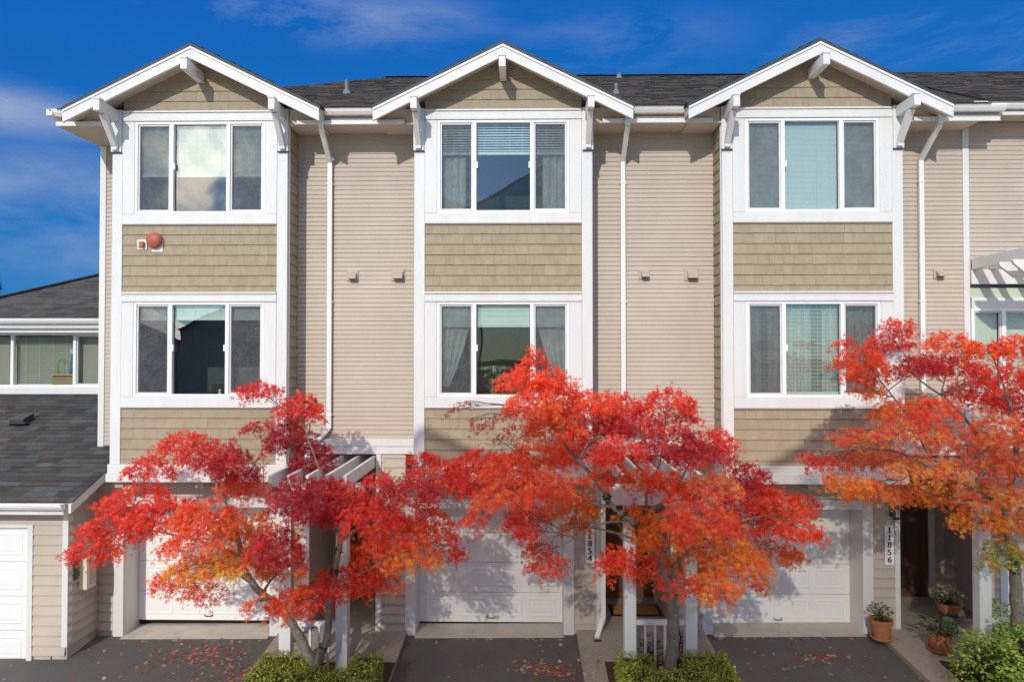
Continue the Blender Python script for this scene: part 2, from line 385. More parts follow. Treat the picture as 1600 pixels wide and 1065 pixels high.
for x0, x1 in ((-3.75, -1.98), (1.22, 2.86), (6.25, 8.2)):
    sheet('planting_bed', 'soil', [x0, x1], [-2.7, -1.9, -1.2, -.55], .10, .05)
for c in (-5.29, -.34, 4.625):
    sheet('garage_apron', 'concrete', [c - 1.49, c + 1.0], [.42, 1.06], .012, .03)

# ---------------------------------------------------------------- windows
def curtain(mb, x0, x1, z0, z1, y, amp=.018, n=30, tie=None):
    """pleated cloth; tie = (side, gather) pulls the lower end to one side"""
    rows = 8
    for i in range(n):
        for j in range(rows):
            P = []
            for a, b in ((i, j), (i + 1, j), (i + 1, j + 1), (i, j + 1)):
                t = a / n; s = b / rows; z = z1 + (z0 - z1) * s
                l, r = x0, x1
                if tie:
                    k = s ** 1.3 * tie[1]
                    if tie[0] < 0: r = x1 - (x1 - x0) * k
                    else: l = x0 + (x1 - x0) * k
                P.append((l + (r - l) * t, y + amp * math.sin(t * n * .9) * (1 + .3 * math.sin(t * 31)), z))
            mb.quad(*P)
    return mb
def window(parent, x, z0, z1, cfg, xs=(-1.07, -.465, .465, 1.07), y=0.0, depth=1.6):
    H = z1 - z0; t = .045; f = MB(); X0, X1 = xs[0], xs[-1]
    f.box(X0, X0 + t, y, y + .07, z0, z1); f.box(X1 - t, X1, y, y + .07, z0, z1)
    f.box(X0 + t, X1 - t, y, y + .07, z0, z0 + t); f.box(X0 + t, X1 - t, y, y + .07, z1 - t, z1)
    for m in xs[1:-1]: f.box(m - .03, m + .03, y - .004, y + .068, z0 + t, z1 - t)
    w = f.build('window', 'vinyl_white', parent, bevel=.004, loc=(x, 0, 0))
    for a, b in ((xs[0] + t, xs[1] - .03), (xs[-2] + .03, xs[-1] - t)):
        s = MB(); sc_ = MB(); k = .028; s.box(a, a + k, y + .02, y + .06, z0 + t, z1 - t); s.box(b - k, b, y + .02, y + .06, z0 + t, z1 - t)
        s.box(a + k, b - k, y + .02, y + .06, z0 + t, z0 + t + k); s.box(a + k, b - k, y + .02, y + .06, z1 - t - k, z1 - t)
        sc_.quad((a + k, y + .03, z0 + t + k), (b - k, y + .03, z0 + t + k), (b - k, y + .03, z1 - t - k), (a + k, y + .03, z1 - t - k))
        s.build('sash', 'sash_grey', w, bevel=.003)
        if cfg.get('screen', 1): sc_.build('insect_screen', 'screen', w)
    p = MB()
    for a, b in zip(xs[:-1], xs[1:]): p.quad((a, y + .052, z0 + .01), (b, y + .052, z0 + .01), (b, y + .052, z1 - .01), (a, y + .052, z1 - .01))
    p.build('pane', cfg.get('glass', 'glass'), w)
    for lx in (xs[1] + .03, xs[-2] - .055)[:2 if cfg.get('latch2') else 1]: BX('latch', 'vinyl_white', w, lx, lx + .025, y - .01, y + .03, z0 + H * .48, z0 + H * .55, bevel=.004)
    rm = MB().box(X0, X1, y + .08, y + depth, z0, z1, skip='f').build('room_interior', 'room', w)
    for a, b, fr, step, tilt in cfg.get('blinds', ()):
        bl = MB(); zt = z1 - t; zb = zt - (H - 2 * t) * fr; z = zt
        while z > zb:
            bl.quad((a, y + .10, z - step * tilt), (b, y + .10, z - step * tilt), (b, y + .10 + .006, z), (a, y + .10 + .006, z))
            z -= step
        bl.box(a, b, y + .092, y + .118, zb - .045, zb)
        for q in (.14, .38, .62, .86): bl.box(a + (b - a) * q - .002, a + (b - a) * q + .002, y + .094, y + .096, zb, zt)
        bl.build('blind', 'blind', w)
    for cu in cfg.get('curtains', ()):
        curtain(MB(), cu[0], cu[1], cu[2] * H + z0, cu[3] * H + z0, y + .17, tie=cu[4] if len(cu) > 4 else None, n=int(max(10, (cu[1] - cu[0]) * 60))).build('curtain', cu[5] if len(cu) > 5 else 'curtain', w, smooth=True)
    return w

def garage_door(parent, x0, x1, z0, z1, y, rows=4, cols=4):
    mb = MB(); rh = (z1 - z0) / rows
    for r in range(rows):
        a = z0 + r * rh; mb.box(x0, x1, y, y + .04, a + .004, a + rh - .004)
        cw = (x1 - x0 - .12) / cols
        for c in range(cols):
            l = x0 + .06 + c * cw + .045; q = l + cw - .09; b = a + .10; tt = a + rh - .09
            def ring(y0, i0, y1, i1):
                A = [(l + i0, y0, b + i0), (q - i0, y0, b + i0), (q - i0, y0, tt - i0), (l + i0, y0, tt - i0)]
                B = [(l + i1, y1, b + i1), (q - i1, y1, b + i1), (q - i1, y1, tt - i1), (l + i1, y1, tt - i1)]
                for k in range(4): k2 = (k + 1) % 4; mb.quad(A[k], A[k2], B[k2], B[k])
                return B
            ring(y, 0, y - .007, .012); ring(y - .007, .012, y - .007, .03); ring(y - .007, .03, y - .002, .05)
            B = ring(y - .002, .05, y - .006, .085); mb.quad(*B)
    mb.box(x0 + .01, x1 - .01, y + .042, y + .06, z0 + .01, z1 - .01)
    d = mb.build('garage_door', 'garage_white', parent)
    xm = (x0 + x1) / 2
    MB().tube([(xm - .07, y - .012, z0 + .10), (xm - .05, y - .04, z0 + .085), (xm + .05, y - .04, z0 + .085), (xm + .07, y - .012, z0 + .10)], [.009] * 4, 8).build('handle', 'metal_dark', d, smooth=True)
    MB().box(x0, x1, y + .005, y + .03, z0 - .025, z0 + .004).build('bottom_seal', 'black', d)
    return d

def entry_door(parent, x0, x1, z0, z1, y, m):
    mb = MB().box(x0, x1, y, y + .04, z0, z1)
    w = x1 - x0
    for (a, b, c, d) in ((.14, .46, .10, .36), (.54, .86, .10, .36), (.14, .46, .42, .74), (.54, .86, .42, .74), (.14, .46, .80, .94), (.54, .86, .80, .94)):
        l, r, bb, tt = x0 + a * w, x0 + b * w, z0 + c * (z1 - z0), z0 + d * (z1 - z0)
        mb.box(l, r, y - .006, y + .001, bb, bb + .012); mb.box(l, r, y - .006, y + .001, tt - .012, tt)
        mb.box(l, l + .012, y - .006, y + .001, bb + .012, tt - .012); mb.box(r - .012, r, y - .006, y + .001, bb + .012, tt - .012)
        mb.box(l + .035, r - .035, y - .008, y + .001, bb + .035, tt - .035)
    d = mb.build('front_door', m, parent)
    MB().lathe([(0, -.07), (.02, -.065), (.03, -.05), (.022, -.03), (.012, -.02), (.025, -.005), (.028, 0)], (x0 + .07, y, z0 + .95), 14, 'y').build('handle', 'metal_grey', d, smooth=True)
    return d

def text_part(s, size, parent, name, loc, m='black', step=.118):
    mb = MB()
    for k, ch in enumerate(s):
        cu = bpy.data.curves.new('t', 'FONT'); cu.body = ch; cu.size = size; cu.align_x = 'CENTER'; cu.extrude = .004; cu.offset = 0.0
        to = bpy.data.objects.new('t', cu); COL.objects.link(to)
        dg = bpy.context.evaluated_depsgraph_get(); me = to.evaluated_get(dg).to_mesh()
        for sx, sy in ((0, 0), (-.0035, .0007), (.0035, .0014)):      # three strikes make the figures bold
            i = len(mb.v)
            for v in me.vertices: mb.v.append((v.co.x + loc[0] + sx, loc[1] - v.co.z - sy, v.co.y + loc[2] - k * step)); mb.c.append((0, 0, 0))
            for p in me.polygons: mb.f.append(tuple(i + q for q in p.vertices))
        if ch == '1':                                     # slab foot and flag of the numerals
            z = loc[2] - k * step; mb.box(loc[0] - .028, loc[0] + .03, loc[1] - .004, loc[1] + .002, z, z + .012)
        to.evaluated_get(dg).to_mesh_clear(); bpy.data.objects.remove(to); bpy.data.curves.remove(cu)
    return mb.build(name, m, parent)

def lantern(parent, x, y, z):
    l = MB().box(x - .05, x + .05, y - .012, y, z - .09, z + .09); l.lathe([(.0, .13), (.03, .125), (.075, .075), (.085, .06), (.0, .06)], (x, y - .12, z), 16)
    l.tube([(x, y - .01, z + .06), (x, y - .06, z + .13), (x, y - .12, z + .125)], [.01] * 3, 8)
    o = l.build('lantern', 'metal_dark', parent)
    MB().lathe([(.06, .06), (.058, -.06), (.05, -.1), (0, -.11)], (x, y - .12, z), 16).build('lamp_glass', 'glass_green', o, smooth=True)
    r = MB()
    for k in range(4): a = k * math.pi / 2; r.tube([(x + .062 * math.cos(a), y - .12 + .062 * math.sin(a), z + .06), (x + .055 * math.cos(a), y - .12 + .055 * math.sin(a), z - .1)], [.005] * 2, 6)
    r.lathe([(.062, -.09), (.062, -.11), (0, -.12)], (x, y - .12, z), 16); r.build('cage', 'metal_dark', o)

def gutter(parent, x0, x1, z, y=-.13, name='gutter', ends=True):
    mb = MB(); prof = [(y + .13, z - .012), (y + .13, z - .10), (y + .055, z - .10), (y + .012, z - .05), (y + .012, z - .012)]
    mb.prism(prof, 'x', x0, x1); mb.box(x0, x1, y, y + .02, z - .028, z); return mb.build(name, 'gutter_white', parent)

def wall_vent(parent, x, z, w, y=.55):
    mb = MB().box(x - w / 2 - .02, x + w / 2 + .02, y - .03, y, z - w * .45 - .02, z + w * .45 + .02)
    i = w / 2
    mb.prism([(y - .03, z + w * .42), (y - .13, z - w * .15), (y - .13, z - w * .40), (y - .03, z - w * .40)], 'x', x - i * .75, x + i * .95)
    o = mb.build('wall_vent', 'vent_tan', parent, bevel=.003)
    MB().box(x - i * .70, x + i * .90, y - .125, y - .035, z - w * .415, z - w * .402).build('vent_opening', 'black', o)

# ---------------------------------------------------------------- one townhouse of the row
BW = 1.44
def bay(h, cfgU, cfgL):
    for s in (-1, 1):
        BX('corner_board', 'white_paint', h, s * 1.27, s * BW, -.002, .05, 2.955, 8.72)
        mb = MB(); n = (s, 0, 0)
        if s > 0: shingles(mb, (BW - .012, .07), (BW - .012, .55), 2.67, 8.6, nrm=n)
        else: shingles(mb, (-BW + .012, .55), (-BW + .012, .07), 2.67, 8.6, nrm=n)
        mb.build('side_shingles', 'shingle', h)
        BX('corner_board', 'white_paint', h, s * (BW - .01), s * (BW + .012), .055, .11, 2.955, 8.6)
    for z0, z1 in ((2.955, 3.87), (5.74, 6.85)):
        shingles(MB(), (-1.27, .03), (1.27, .03), z0, z1, .168).build('shingle_panel', 'shingle', h)
        BX('panel_cap', 'sill_dark', h, -1.268, 1.268, .004, .028, z1 - .022, z1 - .002)
    gp = shingles(MB(), (-1.27, .03), (1.27, .03), 8.70, 9.53, .166, lim=lambda z: (1.27 - min(1.27, (9.55 - z) / .49), 1.27 + min(1.27, (9.55 - z) / .49)))
    gp.prism([(-1.27, 8.70), (1.27, 8.70), (1.27, 8.88), (0, 9.50), (-1.27, 8.88)], 'y', .031, .06)
    gp.build('gable_shingles', 'shingle', h)
    for z0, z1 in ((5.585, 5.74), (8.535, 8.70)):
        mb = MB().box(-1.268, 1.268, -.012, .03, z0 + .028, z1 - .03); mb.box(-1.268, 1.268, -.035, .03, z1 - .028, z1); mb.box(-1.268, 1.268, -.024, .03, z0, z0 + .026)
        mb.build('head_board', 'white_paint', h, bevel=.004)
    for z0, z1 in ((3.87, 4.04), (6.85, 7.015)): BX('sill_board', 'white_paint', h, -1.268, 1.268, -.008, .03, z0, z1)
    for z0, z1 in ((4.042, 5.583), (7.017, 8.533)):
        for s in (-1, 1): BX('window_casing', 'white_paint', h, s * 1.072, s * 1.268, -.006, .03, z0, z1)
    mb = MB().box(-BW - .02, BW + .02, -.03, .54, 2.80, 2.953); mb.box(-BW - .035, BW + .035, -.05, .54, 2.672, 2.798); mb.build('fascia_band', 'white_paint', h, bevel=.006)
    for x in (-1.33, 0, 1.33): BX('corbel', 'vent_tan', h, x - .07, x + .07, .08, .54, 2.56, 2.668)
    window(h, 0, 4.042, 5.583, cfgL); window(h, 0, 7.017, 8.533, cfgU)

def gable(h):
    k = .49; W = 2.05
    for s in (-1, 1):
        slab = MB().prism([(0, 9.66), (s * W, 9.66 - k * W), (s * W, 9.52 - k * W), (0, 9.52)], 'y', -.295, 2.6); slab.build('gable_soffit', 'soffit', h)
        if s < 0: roofing(MB(), (-W - .03, 2.7, 9.675 - k * (W + .03)), (0, -1, 0), (1, 0, k), (W + .03) * math.hypot(1, k), lambda v: (0, 3.04)).build('gable_roof', 'roof', h)
        else: roofing(MB(), (W + .03, -.34, 9.675 - k * (W + .03)), (0, 1, 0), (-1, 0, k), (W + .03) * math.hypot(1, k), lambda v: (0, 3.09)).build('gable_roof', 'roof', h)
        P = lambda t, b, W=W: [(0, t), (s * W, t - k * W), (s * W, b - k * W), (0, b)]
        MB().prism(P(9.575, 9.42), 'y', -.345, -.297).build('bargeboard', 'white_paint', h, bevel=.005)
        MB().prism(P(9.612, 9.58), 'y', -.36, -.297).build('rake_trim', 'gutter_white', h)
        MB().prism(P(9.672, 9.614, W + .02), 'y', -.355, -.297).build('drip_edge', 'edge_dark', h)
        # knee bracket
        x = s * 1.37; zt = 8.70
        bp = BX('bracket', 'white_paint', h, x - .085, x + .085, -.03, -.004, 8.03, 8.72)
        b = MB().box(x - .05, x + .05, -.57, -.032, zt - .17, zt); b.box(x - .056, x + .056, -.58, -.44, zt + .002, zt + .03); b.build('bracket_arm', 'white_paint', bp, bevel=.005)
        MB().beam((x, -.40, zt - .16), (x, -.05, 8.13), .085, .10).build('bracket_brace', 'white_paint', bp, bevel=.005)
        BX('bracket_foot', 'white_paint', bp, x - .045, x + .045, -.085, -.032, 8.05, 8.17)
        BX('bracket_painted_shadow', 'edge_dark', bp, x - .09, x + .09, -.034, -.004, 8.012, 8.028, bevel=0)  # solid dark strip painting a shadow line under the bracket plate
        # boxed return under the gable eave
        MB().box(s * 1.46, s * 2.05, .012, .03, 8.487, 8.72).build('eave_board', 'soffit', h)
        so_ = MB().box(s * 1.46, s * 1.98, -.02, .55, 8.46, 8.485); so_.build('eave_soffit', 'soffit', h)
        BX('eave_trim', 'white_paint', h, s * 1.60, s * 2.02, -.06, -.03, 8.455, 8.525)
    rb = MB().box(-.052, .052, -.575, .02, 9.165, 9.33); rb.box(-.06, .06, -.585, -.45, 9.332, 9.362); rb.build('ridge_beam', 'white_paint', h, bevel=.005)
    roofing(MB(), (-.13, -.35, 9.682 - .13 * k), (0, 1, 0), (1, 0, .2), .13, lambda v: (0, 3), e=.2).build('ridge_cap', 'roof', h)

def downspout(h, x, xl, top=8.6):
    mb = MB(); w, d = .078, .06
    pts = [(x, -.06, top), (x, -.06, 8.40), (x, .49, 7.98), (x, .49, 3.48)]
    if xl is not None: pts += [(x - .10, .48, 3.36), (xl, .46, 3.16), (xl, .46, .36), (xl - .03, .43, .28), (xl - .13, .22, .12)]
    for a, b in zip(pts[:-1], pts[1:]): mb.beam(a, b, w, d)
    for z in (7.6, 5.6, 3.7): mb.box(x - .05, x + .05, .455, .54, z, z + .03)
    o = mb.build('downspout', 'gutter_white', h, bevel=.006)
    if xl is not None: BX('downspout_boot', 'black', o, xl - .19, xl - .06, .12, .24, .07, .11)

def townhouse(c, label, cU, cL, door_m, number=None, left_end=False, right=3.54, rec=(1.62, 2.80), dx=(1.84, 2.77), hip=False, roof_x=None, downlow=True):
    h = empty('townhouse', (c, 0, 0), label, 'house')
    bay(h, cU, cL); gable(h)
    # walls
    w = lap(MB(), (BW - .035, .55), (right, .55), 3.31, 8.5, .0767)
    if left_end:
        lap(w, (-2.22, 1.1), (-1.40, 1.1), 2.9, 8.6, .0767); lap(w, (-2.28, 6.0), (-2.28, 1.1), 2.6, 8.6, .0767, nrm=(-1, 0, 0))
        w.box(-1.44, -1.40, .55, 1.1, 2.6, 8.6)
    w.build('siding', 'siding', h)
    lw = lap(MB(), (1.17, .55), (rec[0], .55), .07, 3.05, .158)
    x0 = -2.04 if not left_end else -1.98
    lap(lw, (x0, .55), (-1.66, .55), .07, 2.67, .158)
    if not left_end: lap(lw, (x0, .55), (-1.66, .55), 2.67, 3.05, .158)
    lap(lw, (-1.66, .56), (1.17, .56), 2.31, 2.70, .13)
    lap(lw, (rec[1] + .08, .55), (2.925, .55), .07, 3.05, .158)
    lap(lw, (rec[0] + .0, .65), (rec[0], 2.1), .05, 3.05, .158, nrm=(1, 0, 0)); lap(lw, (rec[1], 2.1), (rec[1], .60), .05, 3.05, .158, nrm=(-1, 0, 0))
    lap(lw, (rec[0], 2.1), (dx[0] - .12, 2.1), .05, 3.05, .158); lap(lw, (dx[1] + .12, 2.1), (rec[1], 2.1), .05, 3.05, .158); lap(lw, (dx[0] - .12, 2.1), (dx[1] + .12, 2.1), 2.24, 3.05, .158)
    lw.box(rec[0] - .1, rec[1] + .1, 2.115, 2.2, -.2, 3.2)
    lw.build('lower_siding', 'siding', h)
    for a, b in ((x0, -1.66), (1.17, rec[0]), (rec[1] + .08, 2.925)): MB().box(a, b, .556, .70, -.2, .10).build('foundation', 'concrete', h)
    MB().box(rec[0], rec[1], .58, 2.1, 3.052, 3.09).build('porch_ceiling', 'soffit', h)
    for a, b in ((rec[0] - .075, rec[0] + .012), (rec[1] - .012, rec[1] + .075)): BX('corner_board', 'white_paint', h, a, b, .525, .60, .07, 3.05)
    bb = MB().box(BW + .05, min(right, 3.515), .515, .548, 3.052, 3.178); bb.box(BW + .05, min(right, 3.515), .505, .548, 3.182, 3.308); bb.build('belt_board', 'white_paint', h, bevel=.006)
    # garage
    for a, b in ((-1.66, -1.49), (1.0, 1.17)): BX('garage_casing', 'white_paint', h, a, b, .515, .56, -.05, 2.31)
    BX('garage_casing', 'white_paint', h, -1.488, .998, .515, .56, 2.15, 2.308)
    for a, b in ((-1.53, -1.49), (1.0, 1.04)): BX('garage_jamb', 'white_paint', h, a, b, .562, 1.05, -.05, 2.19)
    BX('garage_jamb', 'white_paint', h, -1.488, .998, .562, 1.05, 2.15, 2.19)
    garage_door(h, -1.488, .998, .075, 2.148, 1.0)
    # entry
    entry_door(h, dx[0], dx[1], .075, 2.12, 2.07, door_m)
    for a, b in ((dx[0] - .11, dx[0] - .003), (dx[1] + .003, dx[1] + .11)): BX('door_casing', 'white_paint', h, a, b, 2.04, 2.09, .06, 2.23)
    BX('door_casing', 'white_paint', h, dx[0] - .001, dx[1] + .001, 2.04, 2.09, 2.124, 2.23)
    MB().box(dx[0], dx[1], 2.0, 2.10, .05, .074).build('threshold', 'metal_dark', h)
    # eaves, gutter, main roof
    gutter(h, 2.055, 2.955 if right > 3 else 3.02, 8.705)
    MB().box(1.62, right if right < 3 else 3.34, -.0, .55, 8.49, 8.51).build('soffit', 'soffit', h)
    BX('eave_trim', 'white_paint', h, 1.98, 2.98, -.03, .0, 8.46, 8.53); BX('fascia', 'sill_dark', h, 1.98, 2.98, .002, .02, 8.53, 8.70, bevel=0)
    r0, r1 = roof_x
    L = 4.46 * math.hypot(1, .5)
    f = (lambda v: (-2.28 + v / math.hypot(1, .5), r1)) if hip else (lambda v: (r0, r1))
    cut = .95 * math.hypot(1, .5)
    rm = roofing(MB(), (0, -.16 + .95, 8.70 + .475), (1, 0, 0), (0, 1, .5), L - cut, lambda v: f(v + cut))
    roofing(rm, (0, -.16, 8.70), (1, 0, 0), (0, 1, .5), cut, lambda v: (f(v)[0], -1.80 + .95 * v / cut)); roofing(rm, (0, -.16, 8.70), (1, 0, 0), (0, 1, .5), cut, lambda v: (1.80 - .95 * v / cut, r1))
    a, _ = f(0); b, _ = f(L)
    rm.quad((b, 4.3, 10.93), (r1, 4.3, 10.93), (r1, 8.8, 8.7), (a, 8.8, 8.7), col=(.06, .06, .065))
    if hip: rm.quad((a, -.16, 8.70), (b, 4.3, 10.93), (a, 8.8, 8.7), col=(.06, .06, .065))
    rm.build('roof', 'roof', h)
    roofing(MB(), (b, 4.22, 10.925), (1, 0, 0), (0, 1, .05), .2, lambda v: (0, r1 - b), e=.25, wr=(.2, .3)).build('ridge_cap', 'roof', h)
    if hip:
        gutter(h, -2.42, -2.06, 8.705); MB().box(-2.36, -1.46, .0, 1.1, 8.466, 8.483).build('soffit', 'soffit', h)
        BX('eave_trim', 'white_paint', h, -2.36, -1.55, -.04, -.01, 8.455, 8.53)
        g = MB().box(-2.46, -2.36, -.13, 8.8, 8.60, 8.705); g.build('gutter', 'gutter_white', h, bevel=.01)
        MB().box(-2.36, -2.29, 1.105, 8.6, 8.46, 8.49).build('soffit', 'soffit', h)
        BX('corner_board', 'white_paint', h, -2.30, -2.19, 1.075, 1.10, 2.6, 8.46); BX('corner_board', 'white_paint', h, -2.305, -2.282, 1.102, 1.22, 2.6, 8.46)
    downspout(h, 2.0, rec[0] + .03 if downlow else None)
    if number:
        sg = BX('number_sign', 'sign_white', h, 1.36, 1.515, .512, .53, 1.24, 1.90)
        text_part(number, .14, sg, 'house_number', (1.437, .512, 1.772), step=.122)
        lantern(h, 1.50, .53, 2.13)
    return h

full = lambda a, b, f=.99, s=.02, t=.93: (a, b, f, s, t)
W3 = [(-1.01, -.50), (-.43, .43), (.50, 1.01)]
u1 = townhouse(-5.29, 'left townhouse with the red fire bell and strobe on its bay',
    dict(blinds=[full(a, b, .56) for a, b in W3]),
    dict(blinds=[(a, b, .14, .03, 1.05) for a, b in W3], latch2=1), 'door_brown', left_end=True, hip=True, roof_x=(-2.3, 2.475))
u2 = townhouse(-.34, 'middle townhouse with tied-back pale curtains and the number 11854 beside its garage',
    dict(blinds=[(a, b, .32, .042, .5) for a, b in W3], curtains=[(-.98, -.62, 0.03, .62), (.64, 1.0, 0.03, .64)], latch2=1),
    dict(blinds=[(a, b, .20, .09, 1.02) for a, b in W3], curtains=[(-1.0, -.55, .1, .80, (-1, .75)), (.55, 1.02, .1, .80, (1, .75))]), 'door_brown', '11854', roof_x=(-2.475, 2.48))
u3 = townhouse(4.625, 'right-hand townhouse with closed blinds upstairs and 11856 beside its dark door',
    dict(blinds=[full(a, b) for a, b in W3]),
    dict(blinds=[full(a, b, .97, .022, .35) for a, b in W3[:2]], curtains=[(-1.0, -.80, .02, .97, None, 'curtain_dark'), (-.66, -.50, .02, .97, None, 'curtain_dark'), (-.44, .02, .02, .97, None, 'curtain_dark'), (.2, .45, .02, .97, None, 'curtain_dark'), (.5, 1.02, .02, .97, None, 'curtain_dark')]),
    'door_dark', '11856', right=2.72, rec=(1.61, 3.27), dx=(2.0, 2.95), roof_x=(-2.485, 2.77), downlow=False)
for h, vs in ((u1, [(2.38, 6.06, .15), (3.15, 6.08, .19)]), (u2, [(2.36, 6.08, .14), (3.15, 6.08, .19)]), (u3, [(2.30, 6.08, .13)])):
    for x, z, w in vs: wall_vent(h, x, z, w)
# first-floor alarm bell and strobe
bb = MB(); bb.box(-.78, -.60, .0, .018, 6.40, 6.60); bs = bb.build('bell_plate', 'sign_white', u1, bevel=.01)
MB().lathe([(0, -.10), (.04, -.10), (.105, -.085), (.125, -.06), (.13, -.03), (.12, -.01), (.10, 0)], (-.72, -.0, 6.58), 28, 'y').build('alarm_bell', 'bell_red', bs, smooth=True)
st = BX('strobe_plate', 'sign_white', u1, -1.02, -.86, .0, .018, 6.44, 6.60, bevel=.012)
BX('strobe_lens', 'strobe', st, -1.0, -.955, -.05, -.002, 6.475, 6.575, bevel=.008); BX('strobe_horn', 'bell_red', st, -.95, -.89, -.055, -.002, 6.47, 6.565, bevel=.012)
# plumbing vents through the roofs
for h, x, y, r, hh in ((u1, 2.02, 1.5, .04, .24), (u2, 1.99, 1.25, .035, .18), (u2, 2.4, 3.9, .035, .10), (u3, 2.55, 3.8, .03, .12)):
    z = 8.78 + .5 * y; p = MB().lathe([(r * 2.4, -.06), (r * 1.3, .06), (r, .07), (r, hh), (r * .8, hh), (r * .8, 0)], (x, y, z), 14).build('vent_pipe', 'metal_grey', h, smooth=False)

# ---------------------------------------------------------------- right end house (partly in frame)
u4 = empty('townhouse', (7.39, 0, 0), 'townhouse cut by the right edge, with a green-glazed window under a white trellis', 'house')
w = lap(MB(), (.05, .55), (5, .55), 6.0, 8.62, .0767); lap(w, (1.75, .55), (5, .55), 3.31, 6.0, .0767); lap(w, (.05, .55), (1.75, .55), 3.31, 3.95, .0767)
w.build('siding', 'siding', u4)
lw = lap(MB(), (.66, .55), (5, .55), .07, 3.05, .158); lw.build('lower_siding', 'siding', u4)
BX('corner_board', 'white_paint', u4, -.05, .05, .52, .57, 3.31, 8.52)
BX('corner_board', 'white_paint', u4, .5, .66, .52, .60, .07, 3.05)
bb = MB().box(.05, 5, .515, .548, 3.052, 3.178); bb.box(-.05, 5, .505, .548, 3.182, 3.308); bb.build('belt_board', 'white_paint', u4, bevel=.006)
BX('transom_board', 'white_paint', u4, .07, 1.73, .51, .56, 5.50, 5.68)
BX('sill_board', 'white_paint', u4, .07, 1.73, .50, .56, 3.95, 4.08); BX('window_casing', 'white_paint', u4, 1.60, 1.74, .51, .56, 4.08, 5.5)
tr = BX('transom_panel', 'transom', u4, .06, 1.7, .545, .56, 5.68, 5.84, bevel=0)
window(u4, .83, 4.08, 5.50, dict(glass='glass_green', screen=0, blinds=[(-.72, -.29, .98, .02, .93), (-.2, .72, .98, .02, .93)]), xs=(-.77, -.24, .77), y=.51)
gutter(u4, -.22, 5, 8.765, y=-.06); BX('eave_trim', 'white_paint', u4, -.35, 5, .06, .09, 8.58, 8.65); MB().box(-.4, 5, .08, .55, 8.63, 8.65).build('soffit', 'soffit', u4)
r4 = roofing(MB(), (0, -.10, 8.76), (1, 0, 0), (0, 1, .5), 4.46 * math.hypot(1, .5), lambda v: (0, 5)); r4.quad((0, 4.3, 10.93), (5, 4.3, 10.93), (5, 8.8, 8.7), (0, 8.8, 8.7)); r4.build('roof', 'roof', u4)
MB().box(4.9, 5, .57, 8.6, 0, 8.6).build('end_wall', 'siding', u4)
roofing(MB(), (0, 4.22, 10.925), (1, 0, 0), (0, 1, .05), .2, lambda v: (0, 5), e=.25, wr=(.2, .3)).build('ridge_cap', 'roof', u4)

pg = empty('wall_trellis', (7.45, .55, 6.1), 'white wall trellis of thick rafters above the green-glazed window at the right edge', 'trellis')
for x in (0, 2.2): BX('side_beam', 'white_paint', pg, x, x + .09, -1.8, -.06, .042, .23)
BX('ledger', 'white_paint', pg, .0, 2.3, -.058, -.002, -.20, .04)
for k in range(6): BX('rafter', 'white_paint', pg, .30 + .33 * k, .375 + .33 * k, -1.7, -.06, .045, .17)
for y in (-1.06, -1.36): MB().prism([(-.22, .04), (2.5, .04), (2.3, -.20), (.02, -.20), (-.20, -.02)], 'y', y, y + .05).build('cross_beam', 'white_paint', pg, bevel=.004)

# ---------------------------------------------------------------- low house on the left
nb = empty('low_house', (-9.5, -.25, 0), 'low house at the left edge with a shingled garage roof and a strip of windows', 'house')
# local coordinates: world = local + (-9.5, -.25, 0)
w = lap(MB(), (1.72, 0), (2.24, 0), -.02, 2.22, .158); w.quad((-4, .01, 2.05), (1.72, .01, 2.05), (1.72, .01, 2.22), (-4, .01, 2.22))
lap(w, (-4, 0), (1.72, 0), 2.03, 2.22, .12)
lap(w, (2.27, .0), (2.27, .85), .12, 2.48, .158, nrm=(1, 0, 0)); w.quad((2.272, 0, 2.48), (2.272, .85, 2.48), (2.272, .85, 2.79), (2.272, 0, 2.5))
w.build('siding', 'siding', nb)
BX('foundation', 'concrete', nb, 2.02, 2.26, .012, .85, -.5, .115); BX('foundation', 'concrete', nb, 1.72, 2.0, .01, .05, -.5, -.02)
BX('corner_board', 'white_paint', nb, 2.19, 2.285, -.025, .10, .11, 2.30)
garage_door(nb, -.9, 1.62, -.19, 1.98, .04)
BX('garage_casing', 'white_paint', nb, 1.63, 1.72, -.03, .06, -.20, 2.04); BX('garage_casing', 'white_paint', nb, -1, 1.628, -.03, .06, 1.985, 2.04)
pal = [(.062, .062, .065), (.074, .077, .084), (.092, .094, .102), (.068, .060, .056), (.080, .070, .066), (.054, .054, .057), (.076, .076, .081)]
S = .38; Ln = math.hypot(1, S)
roofing(MB(), (-5, -.34, 2.46), (1, 0, 0), (0, 1, S), 3.85 * Ln, lambda v: (0, 7.55), e=.15, pal=pal, wr=(.16, .40)).build('lower_roof', 'roof', nb)
MB().prism([(-.30, 2.44), (3.5, 2.44 + S * 3.8), (3.5, 2.34 + S * 3.8), (-.30, 2.34)], 'x', -5, 2.50).build('roof_deck', 'soffit', nb)
MB().prism([(-.36, 2.43), (1.35, 2.43 + S * 1.71), (1.35, 2.29 + S * 1.71), (-.36, 2.29)], 'x', 2.502, 2.54).build('bargeboard', 'white_paint', nb, bevel=.004)
gutter(nb, -5, 2.44, 2.455, y=-.46); BX('fascia', 'white_paint', nb, -5, 2.40, -.32, -.302, 2.26, 2.35)
nw = BX('window_sill', 'white_paint', nb, -5, 1.9, 3.41, 3.5, 3.90, 4.045)
BX('fascia', 'white_paint', nb, -5, 1.9, 3.15, 3.18, 5.17, 5.235); gutter(nb, -5, 1.9, 5.45, y=2.93); BX('fascia', 'white_paint', nb, -5, 1.9, 3.065, 3.09, 5.262, 5.44)
MB().box(-5, 1.9, 3.1, 3.5, 5.24, 5.26).build('soffit', 'soffit', nb)
